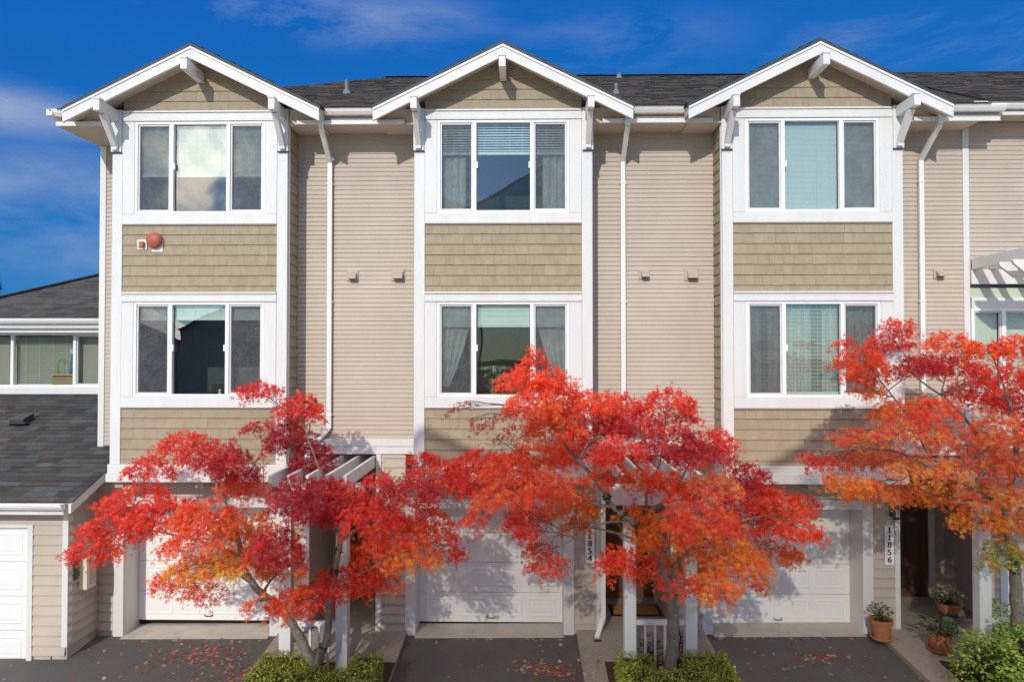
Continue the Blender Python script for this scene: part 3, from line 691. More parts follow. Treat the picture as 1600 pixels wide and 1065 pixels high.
window(nb, -.55, 4.045, 5.17, dict(screen=0, glass='glass', blinds=[(-.6, .6, .98, .034, .12)]), xs=(-3.4, -2.2, -.66, .66, 1.9), y=3.45, depth=1.5)
up = roofing(MB(), (-3.2, 3.08, 5.44), (1, 0, 0), (0, 1, .5), 4.2, lambda v: (v / math.hypot(1, .5) * 1.12, 7.0), e=.15, pal=pal[:2] + pal[3:]); up.build('upper_roof', 'roof', nb)
mb = MB(); t0 = Vector((-3.2, 3.08, 5.46)); hv = Vector((1.12, 1, .5))
mb.beam(t0, t0 + hv * 3.9, .22, .03); mb.c = [(.055, .052, .05)] * len(mb.v); mb.build('hip_cap', 'roof', nb)
MB().box(-5, 7, 3.6, 7, -.5, 5.1).build('wall', 'siding', nb)
bv = MB().box(-.27, .10, 2.02, 2.36, 3.42, 3.44); bv.prism([(2.04, 3.44), (2.04, 3.52), (2.34, 3.60), (2.34, 3.44)], 'x', -.22, .06); bvo = bv.build('roof_vent', 'metal_dark', nb, bevel=.01)
# cream meter box on its side wall
mtb = BX('meter_box', 'meter_cream', nb, 2.285, 2.42, .25, .50, .92, 1.42, bevel=.012)
BX('meter_cover', 'vent_tan', mtb, 2.422, 2.435, .28, .46, .99, 1.36); BX('meter_conduit', 'metal_dark', nb, 2.285, 2.31, .12, .2, 1.12, 1.55)
# ---------------------------------------------------------------- entry pergolas with their rails
def pergola(c, xl, xr, label, nb=4, back=1.5):
    x0 = c + (xl + xr) / 2; z0 = gz(x0, -1.0); e = empty('entry_pergola', (x0, -1.0, z0), label, 'pergola', 'entry pergolas')
    hw = (xr - xl) / 2
    for s in (-1, 1):
        p = BX('post', 'white_paint', e, s * hw - .085, s * hw + .085, -.085, .085, -.05, 2.60 - z0)
        BX('post_base', 'white_paint', p, s * hw - .10, s * hw + .10, -.10, .10, -.05, .16)
    for y in (-.12, .075): BX('cross_beam', 'white_paint', e, -hw - .28, hw + .28, y, y + .045, 2.56 - z0, 2.83 - z0)
    n = 5
    for k in range(n):
        x = -hw - .12 + (2 * hw + .24) * k / (n - 1)
        MB().prism([(-.38, 2.90 - z0), (-.30, 2.832 - z0), (back + .9, 2.832 - z0), (back + .9, 3.02 - z0), (-.38, 3.02 - z0)], 'x', x - .025, x + .025).build('rafter', 'white_paint', e, bevel=.004)
    BX('top_rail', 'white_paint', e, -hw + .087, hw - .087, -.035, .035, .86, .93); BX('bottom_rail', 'white_paint', e, -hw + .087, hw - .087, -.02, .02, .10, .15)
    for k in range(nb):
        x = -hw + .085 + (2 * hw - .17) * (k + 1) / (nb + 1); BX('baluster', 'white_paint', e, x - .016, x + .016, -.016, .016, .152, .858, bevel=.003)
    return e
pergola(-5.29, 1.80, 2.63, 'white entry pergola and rail behind the forked crimson maple, at the left townhouse')
pergola(-.34, 1.87, 2.75, 'white entry pergola and rail around the orange doormat, behind the middle maple')
pergola(4.625, 1.98, 2.86, 'white entry pergola and rail above the leafy shrub at the right, by the potted plants', nb=5)

# ---------------------------------------------------------------- foliage
LOBES = [(-1.75, .55), (-.9, .85), (0, 1.0), (.9, .85), (1.75, .55)]
def maple_template():
    V = []; F = []
    for a, l in LOBES:
        i = len(V); ca, sa = math.cos(a), math.sin(a); w = .13
        for (u, v, d) in ((0, 0, 0), (.5 * l, -w * l * 1.1, -.04), (l, 0, -.22 * l), (.5 * l, w * l * 1.1, -.04)):
            V.append((u * ca - v * sa, u * sa + v * ca, d))
        F.append((i, i + 1, i + 2, i + 3))
    return np.array(V, dtype=np.float32), np.array(F, dtype=np.int32)
def oval_template():
    return np.array([(0, 0, 0), (.35, -.27, .04), (1, 0, -.1), (.35, .27, .04)], dtype=np.float32), np.array([(0, 1, 2, 3)], dtype=np.int32)
def fern_template():
    return np.array([(0, 0, 0), (.45, -.12, .06), (1, 0, -.25), (.45, .12, .06)], dtype=np.float32), np.array([(0, 1, 2, 3)], dtype=np.int32)
def leaves(name, tmpl, pos, axis, nrm, scale, col, m, parent=None):
    V, F = tmpl; N = len(pos); nv = len(V); nf = len(F)
    pos = np.asarray(pos, np.float32); a = np.asarray(axis, np.float32); n = np.asarray(nrm, np.float32)
    a /= np.linalg.norm(a, axis=1, keepdims=True) + 1e-9
    n = n - a * np.sum(a * n, axis=1, keepdims=True); n /= np.linalg.norm(n, axis=1, keepdims=True) + 1e-9
    b = np.cross(n, a); s = np.asarray(scale, np.float32)[:, None, None]
    P = pos[:, None, :] + s * (V[None, :, 0:1] * a[:, None, :] + V[None, :, 1:2] * b[:, None, :] + V[None, :, 2:3] * n[:, None, :])
    me = bpy.data.meshes.new(name); me.vertices.add(N * nv); me.vertices.foreach_set('co', P.ravel())
    idx = (F[None] + (np.arange(N) * nv)[:, None, None]).ravel().astype(np.int32)
    me.loops.add(len(idx)); me.loops.foreach_set('vertex_index', idx)
    me.polygons.add(N * nf); me.polygons.foreach_set('loop_start', np.arange(N * nf, dtype=np.int32) * 4)
    me.update(calc_edges=True)
    ca = me.color_attributes.new('Col', 'FLOAT_COLOR', 'POINT'); c4 = np.ones((N, nv, 4), np.float32)
    c4[:, :, :3] = np.asarray(col, np.float32)[:, None, :]; ca.data.foreach_set('color', c4.ravel())
    me.materials.append(M[m]); o = bpy.data.objects.new(name, me); COL.objects.link(o)
    if parent: o.parent = parent
    return o
PAL = dict(c=[(.54, .012, .020), (.66, .020, .018), (.44, .010, .022)], d=[(.34, .008, .024), (.46, .012, .026), (.56, .016, .024)], k=[(.34, .014, .02), (.46, .02, .02)],
           r=[(.82, .034, .016), (.90, .058, .018), (.70, .022, .018)], s=[(.92, .070, .014), (.93, .11, .016), (.88, .045, .014)],
           R=[(.90, .09, .02), (.92, .15, .02), (.82, .045, .022)], o=[(.92, .20, .018), (.92, .27, .02), (.90, .14, .02)],
           O=[(.92, .26, .04), (.90, .34, .05), (.92, .19, .06)], y=[(.92, .38, .025), (.92, .28, .02), (.90, .18, .02), (.86, .46, .05)],
           p=[(.93, .17, .075), (.94, .24, .09), (.90, .10, .06), (.94, .32, .08)], g=[(.40, .36, .04), (.30, .32, .035), (.60, .40, .045), (.20, .24, .03)])
def maple(loc, label, limbs, pads, seed, dens=1.0, mossy=()):
    rng = np.random.default_rng(seed); random.seed(seed)
    base = Vector(loc); t = empty('maple_tree', base, label, 'tree', 'red maples in front of the townhouses')
    L = lambda p: tuple(Vector(p[:3]) - base)
    tr = MB(); sk = []
    for lb in limbs:
        pts = [Vector(L(p)) for p in lb]; rad = [p[3] * .76 for p in lb]; P = []; Rr = []      # smooth the limb
        for i in range(len(pts) - 1):
            p0, p1, p2, p3 = pts[max(i - 1, 0)], pts[i], pts[i + 1], pts[min(i + 2, len(pts) - 1)]
            for k in range(5):
                s = k / 5; q = .5 * ((2 * p1) + (p2 - p0) * s + (2 * p0 - 5 * p1 + 4 * p2 - p3) * s * s + (3 * p1 - p0 - 3 * p2 + p3) * s ** 3)
                r = rad[i] + (rad[i + 1] - rad[i]) * s; P.append(q + Vector([random.gauss(0, r * .10) for _ in range(3)])); Rr.append(r)
        P.append(pts[-1]); Rr.append(rad[-1]); tr.tube(P, Rr, 10, jit=.09); sk += [(p, r) for p, r in zip(P, Rr)]
    root = Vector((0, 0, 0)); pos = []; ax = []; nm = []; scl = []; colr = []
    cen = Vector((sum(p[0] for p in pads) / len(pads), -1.6, 1.6)) - Vector((base.x, base.y, 0))
    for (X, Y, Z, rx, rz, ck) in pads:
        pc = Vector((X, Y, Z)) - base; ry = max(.22, min(.55, rx * .85)); tgt = pc + Vector((0, 0, -rz * .35))
        cand = [(max(.0, (q - tgt).length) + max(0, q.z - tgt.z) * 1.2 + (.5 if r < .007 else 0) + (9 if q.z < .9 else 0), q, r) for q, r in sk]
        d, q, r = min(cand, key=lambda c: c[0]); r = min(max(r * .7, .006), .022)
        mid = q.lerp(tgt, .5) + Vector((random.gauss(0, .06), random.gauss(0, .06), .10 * (tgt - q).length)); path = []
        for k in range(6): s = k / 5; path.append(q * (1 - s) ** 2 + mid * 2 * s * (1 - s) + tgt * s * s)
        rr = [r * (1 - .75 * k / 5) + .002 for k in range(6)]; tr.tube(path, rr, 6, cap=False); sk += list(zip(path[2:], rr[2:]))
        for k in range(6):                                                                # side twigs spread through the pad
            a = random.uniform(0, 6.28); e = tgt + Vector((math.cos(a) * rx * .8, math.sin(a) * ry * .8, random.uniform(-.3, .5) * rz)); s0 = path[random.choice((2, 3, 4))]
            m2 = s0.lerp(e, .5) + Vector((0, 0, .05)); tr.tube([s0, s0.lerp(m2, .6), m2, e], [.006, .005, .004, .002], 5, cap=False)
        nt = int(dens * (110 if ck != 'k' else 20) * (rx * rz) / .1 ) + 4
        out = (pc - cen); out.z *= .3; out = np.array(out.normalized() if out.length > 0 else (0, 0, 1))
        for _ in range(nt):
            while True:
                u = rng.uniform(-1, 1, 3)
                if u @ u < 1: break
            u = u / (np.linalg.norm(u) + 1e-6) * (np.linalg.norm(u) ** .65)
            p0 = np.array(pc) + u * (rx * .82, ry, rz * .52) * 1.0
            p0[2] -= .35 * rz * (abs(u[0]) ** 2)                                          # pads sag at their rims
            d = out * .7 + u * (1.0, 1.0, .35) + rng.normal(0, .45, 3); d[2] -= .25; d /= np.linalg.norm(d)
            ln = rng.uniform(.08, .18); nl = int(ln / .026) + 2; c0 = np.array(PAL[ck][rng.integers(len(PAL[ck]))])
            if rng.random() < .06: c0 = np.array(PAL['r' if ck in 'oyO' else 'R' if ck in 'rcs' else 'p' if ck == 'g' else 's'][0])
            for j in range(nl):
                s = j / nl; pp = p0 + d * ln * s + (0, 0, -.10 * s * s) + rng.normal(0, .022, 3)
                pos.append(pp); a = d * .7 + rng.normal(0, .6, 3); a[2] -= .55; ax.append(a)
                nm.append(rng.normal(0, .5, 3) + (-.1, -.65, .7)); scl.append(rng.uniform(.024, .048) if rng.random() < .7 else rng.uniform(.048, .066)); colr.append(np.clip(c0 * rng.normal(1, .12) * (1, rng.uniform(.7, 1.4), 1), .004, .9))
    tr.build('trunk', 'bark', t, smooth=True)
    for (x, y, z, s) in mossy:                            # moss clumps on the bark
        c = Vector(L((x, y, z))); q, rr_ = min(((q, r) for q, r in sk if r > .015), key=lambda e: (e[0] - c).length); mo = MB()
        for _ in range(16):
            o = Vector([random.gauss(0, 1) for _ in range(3)]).normalized(); p = q + o * rr_ * .85 + Vector([random.gauss(0, s * .6) for _ in range(3)]); w = random.uniform(.012, .03)
            mo.lathe([(0, -w), (w * .8, -w * .5), (w, 0), (w * .7, w * .6), (0, w)], p, 7)
        mo.build('moss', 'moss', t)
    leaves('crown', maple_template(), pos, ax, nm, scl, colr, 'leaf', t)
    return t

def clipped(name, boxes, label, n, cols, group=None, leaf=.032, core=True, cat='hedge', jag=.02, seed=3, tmpl=None):
    """clipped shrub: leaves on and just under the faces of a few joined blocks (x0,x1,y0,y1,z0,z1)"""
    rng = np.random.default_rng(seed); o = empty(name, ((boxes[0][0] + boxes[0][1]) / 2, (boxes[0][2] + boxes[0][3]) / 2, boxes[0][4]), label, cat, group)
    b0 = Vector(o.location); pos = []; ax = []; nm = []; sc2 = []; cl = []; cm = MB()
    for bx in boxes:
        x0, x1, y0, y1, z0, z1 = bx; A = [(x1 - x0) * (y1 - y0), (x1 - x0) * (z1 - z0), (x1 - x0) * (z1 - z0) * .3, (y1 - y0) * (z1 - z0), (y1 - y0) * (z1 - z0)]
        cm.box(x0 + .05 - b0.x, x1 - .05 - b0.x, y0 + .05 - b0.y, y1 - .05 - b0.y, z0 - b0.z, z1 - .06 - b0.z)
        for f, a in enumerate(A):
            k = int(n * a)
            for _ in range(k):
                u, v = rng.random(2); d = -abs(rng.normal(0, .03)) + rng.normal(0, jag * .5)
                wob = .022 * math.sin(u * (x1 - x0) * 9) * math.cos(v * 7)
                if f == 0: p = (x0 + (x1 - x0) * u, y0 + (y1 - y0) * v, z1 + d + wob); nn = (0, 0, 1)
                elif f in (1, 2): p = (x0 + (x1 - x0) * u, (y0 - d if f == 1 else y1 + d) - wob, z0 + (z1 - z0) * v); nn = (0, -1 if f == 1 else 1, .2)
                else: p = ((x0 - d if f == 3 else x1 + d), y0 + (y1 - y0) * u, z0 + (z1 - z0) * v); nn = (-1 if f == 3 else 1, 0, .2)
                pos.append(np.array(p) - np.array(b0)); aa = rng.normal(0, .8, 3) + np.array(nn) * .6; ax.append(aa); nm.append(rng.normal(0, .55, 3) + np.array(nn) + (0, -.1, .3))
                sc2.append(leaf * rng.uniform(.7, 1.4)); c = np.array(cols[rng.integers(len(cols))]) * rng.normal(1, .16); cl.append(np.clip(c, .004, .9))
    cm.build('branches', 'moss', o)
    leaves('foliage', tmpl or oval_template(), pos, ax, nm, sc2, cl, 'hedge_leaf', o); return o

def tuft(parent, c, r, h, n, cols, leaf=.05, tmpl=None, seed=1, name='foliage', m='hedge_leaf', stems=True):
    rng = np.random.default_rng(seed); pos = []; ax = []; nm = []; s = []; cl = []; st = MB()
    for _ in range(n):
        a = rng.uniform(0, 6.28); rr = r * rng.random() ** .5; z = h * rng.random() ** .8; k = .35 + .65 * math.sin(min(1, z / h + .15) * 2.6)
        d = np.array((math.cos(a), math.sin(a), 0)); p = np.array(c) + d * rr * k + (0, 0, z); pos.append(p)
        ax.append(d + rng.normal(0, .5, 3) + (0, 0, .2)); nm.append(rng.normal(0, .5, 3) + (0, -.2, 1)); s.append(leaf * rng.uniform(.6, 1.4)); cl.append(np.clip(np.array(cols[rng.integers(len(cols))]) * rng.normal(1, .15), .004, .9))
        if stems and _ % 7 == 0: st.tube([c, tuple((np.array(c) + p) / 2 + (0, 0, .02)), tuple(p)], [.005, .004, .002], 5, cap=False)
    if stems: st.build('stem', 'moss', parent)
    return leaves(name, tmpl or oval_template(), pos, ax, nm, s, cl, m, parent)

# limbs: x, y, z, radius ; foliage pads: x, y, z, half-width, half-height, colour key
PADS1=[(-3.75, -1.32, 4.24, 0.32, 0.2, 'r'), (-3.3, -1.05, 3.96, 0.37, 0.37, 'r'), (-3.5, -0.92, 3.52, 0.4, 0.4, 'd'), (-3.22, -0.6, 3.18, 0.39, 0.44, 'd'), (-4.92, -1.1, 3.46, 0.51, 0.26, 'r'), (-5.62, -0.81, 3.06, 0.38, 0.29, 'r'), (-3.88, -2.63, 3.52, 0.4, 0.28, 'c'), (-3.98, -1.68, 3.24, 0.4, 0.37, 'd'), (-4.06, -0.58, 3.64, 0.27, 0.13, 'c'), (-5.52, -1.34, 2.7, 0.59, 0.32, 'r'), (-6.02, -0.99, 2.23, 0.56, 0.36, 'r'), (-5.67, -2.07, 2.18, 0.38, 0.22, 'r'), (-4.97, -1.66, 2.55, 0.62, 0.35, 'r'), (-4.16, -2.15, 2.66, 0.5, 0.33, 'R'), (-3.9, -1.5, 2.92, 0.4, 0.27, 'R'), (-3.96, -1.43, 2.35, 0.5, 0.36, 'o'), (-4.14, -2.63, 2.44, 0.4, 0.2, 'R'), (-4.06, -2.22, 2.06, 0.62, 0.23, 'y'), (-4.58, -2.05, 1.8, 0.42, 0.14, 'R'), (-4.81, -0.69, 1.17, 0.39, 0.16, 'R'), (-4.05, -0.99, 1.78, 0.66, 0.33, 'y'), (-3.17, -2.38, 2.31, 0.41, 0.37, 'c'), (-3.57, -0.92, 1.62, 0.38, 0.27, 'o'), (-2.89, -2.43, 2.99, 0.42, 0.39, 'd'), (-2.93, -1.34, 2.59, 0.45, 0.41, 'c'), (-2.94, -2.46, 1.67, 0.34, 0.24, 'R'), (-3.3, -2.74, 1.73, 0.11, 0.1, 'o'), (-2.7, -0.79, 2.51, 0.53, 0.4, 'r'), (-2.0, -2.2, 2.68, 0.5, 0.35, 'r'), (-1.56, -2.12, 2.97, 0.49, 0.3, 'c'), (-1.34, -0.87, 3.01, 0.55, 0.36, 'r'), (-1.52, -0.98, 3.25, 0.24, 0.11, 'r'), (-1.69, -2.0, 2.36, 0.51, 0.28, 'R'), (-1.42, -0.87, 2.3, 0.43, 0.23, 's'), (-1.07, -1.55, 2.24, 0.25, 0.12, 'r'), (-1.09, -1.36, 1.97, 0.25, 0.12, 'r'), (-1.52, -2.13, 2.15, 0.46, 0.2, 'o'), (-2.4, -0.68, 1.7, 0.58, 0.37, 'R'), (-2.59, -1.19, 1.54, 0.65, 0.32, 'r'), (-3.16, -0.55, 1.09, 0.49, 0.31, 'r'), (-2.21, -0.8, 1.38, 0.43, 0.17, 'p'), (-1.96, -2.01, 3.08, 0.24, 0.15, 'r'), (-2.35, -1.9, 2.79, 0.39, 0.22, 'c'), (-2.76, -1.8, 2.91, 0.35, 0.24, 'd'), (-2.54, -1.7, 2.91, 0.3, 0.18, 'r')]
PADS2=[(0.15, -1.89, 4.7, 0.17, 0.22, 's'), (0.01, -2.27, 4.43, 0.4, 0.23, 's'), (0.35, -2.37, 4.44, 0.31, 0.26, 's'), (0.14, -2.51, 4.15, 0.44, 0.31, 'R'), (0.56, -2.05, 4.18, 0.34, 0.28, 's'), (-0.85, -1.46, 4.03, 0.22, 0.13, 'k'), (-0.46, -2.43, 3.91, 0.36, 0.15, 'k'), (-0.21, -1.26, 3.64, 0.37, 0.2, 'k'), (0.43, -1.96, 3.83, 0.47, 0.34, 'R'), (0.92, -2.05, 4.12, 0.42, 0.25, 's'), (1.42, -0.84, 3.99, 0.48, 0.27, 'r'), (1.1, -1.65, 3.8, 0.48, 0.31, 'c'), (1.47, -2.04, 3.84, 0.46, 0.3, 'c'), (1.96, -1.64, 4.12, 0.4, 0.25, 'r'), (2.22, -1.12, 3.86, 0.33, 0.19, 'r'), (1.83, -2.65, 3.7, 0.49, 0.28, 'c'), (2.91, -0.54, 3.45, 0.35, 0.31, 'r'), (2.1, -2.7, 3.55, 0.46, 0.22, 'c'), (0.24, -1.07, 3.31, 0.56, 0.28, 's'), (0.88, -0.8, 3.32, 0.57, 0.32, 's'), (1.16, -2.75, 3.58, 0.39, 0.26, 'r'), (-0.64, -1.15, 3.21, 0.51, 0.28, 'r'), (-0.2, -1.85, 3.25, 0.47, 0.3, 's'), (-0.69, -1.48, 2.97, 0.4, 0.25, 'r'), (-0.23, -2.51, 3.02, 0.48, 0.24, 'R'), (-0.6, -2.29, 2.67, 0.23, 0.11, 'r'), (0.28, -2.29, 3.12, 0.49, 0.29, 'R'), (0.06, -0.67, 2.34, 0.44, 0.26, 'r'), (0.05, -2.22, 2.49, 0.27, 0.11, 'r'), (0.71, -1.02, 2.58, 0.47, 0.31, 'o'), (0.77, -0.62, 2.18, 0.23, 0.15, 'o'), (0.25, -0.66, 1.82, 0.32, 0.14, 's'), (0.36, -1.94, 1.97, 0.32, 0.14, 's'), (0.99, -1.94, 3.11, 0.34, 0.13, 'R'), (1.87, -1.54, 2.99, 0.45, 0.2, 'R'), (3.24, -1.03, 3.01, 0.37, 0.26, 'c'), (2.35, -2.48, 3.16, 0.36, 0.23, 'p'), (3.22, -1.09, 2.75, 0.56, 0.28, 'r'), (3.68, -1.06, 2.6, 0.56, 0.33, 's'), (4.02, -1.05, 2.64, 0.21, 0.13, 'r'), (3.49, -2.33, 2.56, 0.28, 0.23, 's'), (3.42, -0.69, 2.28, 0.7, 0.39, 'R'), (2.17, -2.54, 2.77, 0.5, 0.32, 'R'), (1.85, -1.98, 2.44, 0.51, 0.34, 'o'), (2.65, -1.35, 2.14, 0.64, 0.35, 'o'), (3.68, -0.82, 1.85, 0.5, 0.21, 'o'), (2.84, -1.94, 2.02, 0.5, 0.24, 'o'), (2.49, -0.61, 1.63, 0.54, 0.31, 'o'), (1.55, -1.49, 2.53, 0.3, 0.21, 'o'), (1.4, -2.05, 2.04, 0.38, 0.25, 's'), (1.19, -2.04, 2.1, 0.2, 0.22, 's'), (1.94, -2.36, 1.9, 0.34, 0.15, 'R'), (2.36, -2.55, 1.93, 0.32, 0.18, 'o'), (2.44, -2.38, 1.71, 0.13, 0.07, 'o'), (3.24, -1.22, 1.54, 0.26, 0.08, 'p'), (2.15, -2.0, 2.98, 0.39, 0.2, 'R'), (1.52, -2.0, 3.13, 0.34, 0.14, 'R')]
PADS3=[(5.68, -0.55, 5.16, 0.27, 0.2, 'r'), (4.64, -2.29, 4.89, 0.29, 0.2, 'r'), (4.22, -2.42, 4.72, 0.32, 0.23, 'R'), (4.82, -0.78, 4.91, 0.15, 0.09, 'r'), (4.78, -1.54, 4.5, 0.36, 0.25, 'R'), (4.65, -1.78, 4.25, 0.21, 0.12, 'o'), (5.1, -2.19, 4.6, 0.37, 0.23, 'c'), (5.96, -1.38, 4.9, 0.36, 0.22, 'R'), (6.23, -0.84, 4.58, 0.48, 0.27, 'c'), (6.23, -1.71, 4.81, 0.39, 0.21, 'R'), (6.56, -1.79, 4.85, 0.3, 0.26, 's'), (5.76, -2.67, 4.53, 0.35, 0.24, 'r'), (6.89, -0.6, 4.19, 0.59, 0.29, 'r'), (4.91, -2.66, 4.1, 0.47, 0.21, 'R'), (5.11, -1.61, 3.98, 0.4, 0.18, 'o'), (7.19, -0.79, 4.06, 0.48, 0.34, 'r'), (4.85, -2.41, 3.8, 0.53, 0.23, 'p'), (4.8, -1.18, 3.58, 0.42, 0.18, 'p'), (4.55, -0.91, 3.18, 0.41, 0.15, 'r'), (4.01, -1.45, 3.31, 0.18, 0.06, 'r'), (5.19, -1.02, 3.29, 0.56, 0.24, 'p'), (4.16, -2.28, 3.14, 0.4, 0.15, 'o'), (4.74, -1.73, 2.92, 0.42, 0.16, 'o'), (5.06, -2.39, 3.33, 0.49, 0.21, 'O'), (6.48, -0.78, 3.5, 0.62, 0.32, 'p'), (6.22, -2.09, 3.78, 0.46, 0.34, 'p'), (6.21, -1.71, 3.31, 0.48, 0.29, 'p'), (7.54, -0.41, 3.21, 0.4, 0.4, 'p'), (5.85, -0.81, 2.7, 0.48, 0.19, 'o'), (6.62, -0.48, 2.64, 0.51, 0.27, 'y'), (6.29, -1.71, 2.88, 0.48, 0.29, 'O'), (6.17, -1.63, 2.51, 0.42, 0.23, 'y'), (6.99, -1.05, 2.34, 0.42, 0.31, 'O'), (6.49, -1.65, 2.1, 0.29, 0.23, 'g'), (6.02, -2.1, 2.1, 0.14, 0.09, 'g'), (7.09, -1.82, 4.42, 0.48, 0.35, 'r'), (6.72, -2.41, 3.96, 0.49, 0.37, 'r'), (6.94, -1.89, 3.33, 0.47, 0.34, 'p'), (8.42, -0.52, 3.32, 0.49, 0.39, 'p'), (7.93, -0.53, 2.54, 0.49, 0.34, 'O'), (7.88, -1.32, 2.89, 0.41, 0.27, 'o')]
LIMBS1=[[(-2.98, -1.45, 0.06, 0.125), (-3.0, -1.45, 0.42, 0.115), (-3.12, -1.5, 0.75, 0.085), (-3.26, -1.55, 1.05, 0.075), (-3.49, -1.6, 1.33, 0.07), (-3.74, -1.65, 1.57, 0.06), (-3.87, -1.7, 1.96, 0.045), (-3.96, -1.75, 2.45, 0.032), (-4.19, -1.75, 2.93, 0.02), (-4.39, -1.75, 3.41, 0.01)], [(-2.91, -1.45, 0.37, 0.09), (-2.79, -1.4, 0.71, 0.07), (-2.75, -1.35, 1.14, 0.06), (-2.66, -1.35, 1.77, 0.055), (-2.62, -1.35, 2.18, 0.05), (-2.73, -1.3, 2.57, 0.028), (-2.95, -1.2, 3.06, 0.018), (-3.17, -1.15, 3.6, 0.011), (-3.32, -1.15, 4.04, 0.006)], [(-2.64, -1.35, 2.09, 0.04), (-2.33, -1.45, 2.29, 0.032), (-1.95, -1.55, 2.54, 0.025), (-1.53, -1.65, 2.9, 0.016), (-1.18, -1.65, 3.18, 0.008)], [(-2.62, -1.35, 2.15, 0.035), (-2.88, -1.15, 2.34, 0.028), (-3.3, -0.95, 2.5, 0.02), (-3.72, -0.85, 2.66, 0.012), (-4.11, -0.85, 2.85, 0.007)], [(-3.26, -1.55, 1.05, 0.03), (-2.96, -1.45, 1.31, 0.02), (-2.53, -1.35, 1.55, 0.014), (-2.01, -1.25, 1.74, 0.007)], [(-3.87, -1.7, 1.96, 0.03), (-4.28, -1.75, 2.14, 0.024), (-4.81, -1.75, 2.27, 0.018), (-5.43, -1.75, 2.36, 0.012), (-5.87, -1.75, 2.13, 0.006)], [(-3.74, -1.65, 1.57, 0.025), (-4.22, -1.25, 1.64, 0.02), (-4.82, -0.95, 1.59, 0.012), (-5.25, -0.85, 1.44, 0.006)]]
LIMBS2=[[(2.04, -1.5, 0.17, 0.125), (2.04, -1.5, 0.52, 0.115), (2.06, -1.5, 1.09, 0.105), (2.0, -1.53, 1.5, 0.095), (1.89, -1.55, 1.77, 0.085), (1.75, -1.58, 2.06, 0.08), (1.59, -1.6, 2.32, 0.07), (1.45, -1.65, 2.47, 0.06), (1.21, -1.7, 2.66, 0.05), (1.01, -1.7, 2.98, 0.04), (0.79, -1.7, 3.24, 0.03), (0.53, -1.7, 3.54, 0.02), (0.27, -1.7, 4.07, 0.012), (0.16, -1.7, 4.59, 0.006)], [(1.59, -1.6, 2.32, 0.05), (1.73, -1.5, 2.54, 0.04), (1.94, -1.4, 2.66, 0.032), (2.11, -1.4, 2.84, 0.026), (2.34, -1.4, 3.24, 0.018), (2.52, -1.4, 3.51, 0.008)], [(1.69, -1.5, 2.5, 0.03), (1.76, -1.2, 2.8, 0.024), (1.95, -1.1, 3.15, 0.018), (2.04, -1.1, 3.75, 0.01), (2.09, -1.1, 4.07, 0.006)], [(1.21, -1.7, 2.66, 0.035), (0.92, -1.75, 2.73, 0.024), (0.62, -1.7, 2.89, 0.018), (0.18, -1.6, 3.04, 0.011), (-0.53, -1.5, 3.25, 0.006)], [(1.95, -1.54, 1.63, 0.04), (2.26, -1.55, 2.03, 0.03), (2.66, -1.5, 2.28, 0.022), (3.23, -1.4, 2.46, 0.014), (3.76, -1.4, 2.53, 0.007)], [(1.94, -1.4, 2.66, 0.025), (2.5, -1.1, 2.69, 0.02), (3.08, -1.0, 2.81, 0.014), (3.64, -1.0, 2.63, 0.007)], [(1.45, -1.65, 2.47, 0.025), (0.95, -1.8, 2.44, 0.014), (0.61, -1.8, 2.22, 0.009), (0.26, -1.8, 2.05, 0.005)], [(1.01, -1.7, 2.98, 0.025), (1.28, -1.3, 3.31, 0.02), (1.52, -1.2, 3.71, 0.012), (1.61, -1.2, 3.94, 0.006)]]
LIMBS3=[[(6.81, -1.45, 0.45, 0.115), (6.81, -1.45, 0.93, 0.108), (6.78, -1.45, 1.41, 0.1), (6.75, -1.45, 1.96, 0.09), (6.68, -1.45, 2.46, 0.08), (6.72, -1.45, 2.91, 0.06), (6.81, -1.45, 3.44, 0.045), (6.75, -1.45, 3.97, 0.03), (6.58, -1.45, 4.5, 0.016), (6.45, -1.45, 4.81, 0.008)], [(6.68, -1.45, 2.42, 0.055), (6.45, -1.55, 2.71, 0.045), (6.0, -1.65, 2.98, 0.036), (5.55, -1.75, 3.17, 0.026), (4.95, -1.85, 3.44, 0.018), (4.36, -1.85, 3.48, 0.012), (3.89, -1.85, 3.36, 0.006)], [(6.74, -1.45, 3.04, 0.04), (6.43, -1.25, 3.59, 0.03), (6.05, -1.15, 4.08, 0.022), (5.6, -1.15, 4.44, 0.014), (5.33, -1.15, 5.04, 0.007)], [(6.73, -1.45, 2.64, 0.04), (7.01, -1.55, 3.01, 0.034), (7.29, -1.65, 3.46, 0.024), (7.55, -1.65, 3.9, 0.012)], [(5.55, -1.75, 3.17, 0.02), (5.07, -1.95, 3.88, 0.016), (4.74, -1.95, 4.34, 0.012), (4.45, -1.95, 4.72, 0.006)]]
maple((LIMBS1[0][0][0], -1.45, -.1), 'forked maple with dark crimson crown and orange heart, left of the three', LIMBS1, PADS1, 21,
      mossy=[(-2.62, -1.35, 1.6, .03), (-2.6, -1.35, 1.9, .03), (-2.3, -1.4, 2.25, .02), (-2.45, -1.45, .5, .02)])
maple((LIMBS2[0][0][0], -1.5, -.08), 'leaning maple with scarlet top and orange right side, in front of the door numbered 11854', LIMBS2, PADS2, 22,
      mossy=[(1.55, -1.6, 2.4, .035), (1.4, -1.65, 2.55, .035), (1.2, -1.7, 2.8, .03), (1.75, -1.6, 2.3, .03), (2.1, -1.5, 1.4, .03), (2.16, -1.5, .9, .03), (2.0, -1.5, 1.7, .03), (1.3, -1.7, 2.65, .03)])
maple((LIMBS3[0][0][0], -1.45, -.0), 'salmon and orange maple turning olive low down, cut by the right edge', LIMBS3, PADS3, 23,
      mossy=[(6.98, -1.45, 2.0, .035), (6.95, -1.45, 1.9, .03), (7.0, -1.45, 1.7, .03)])

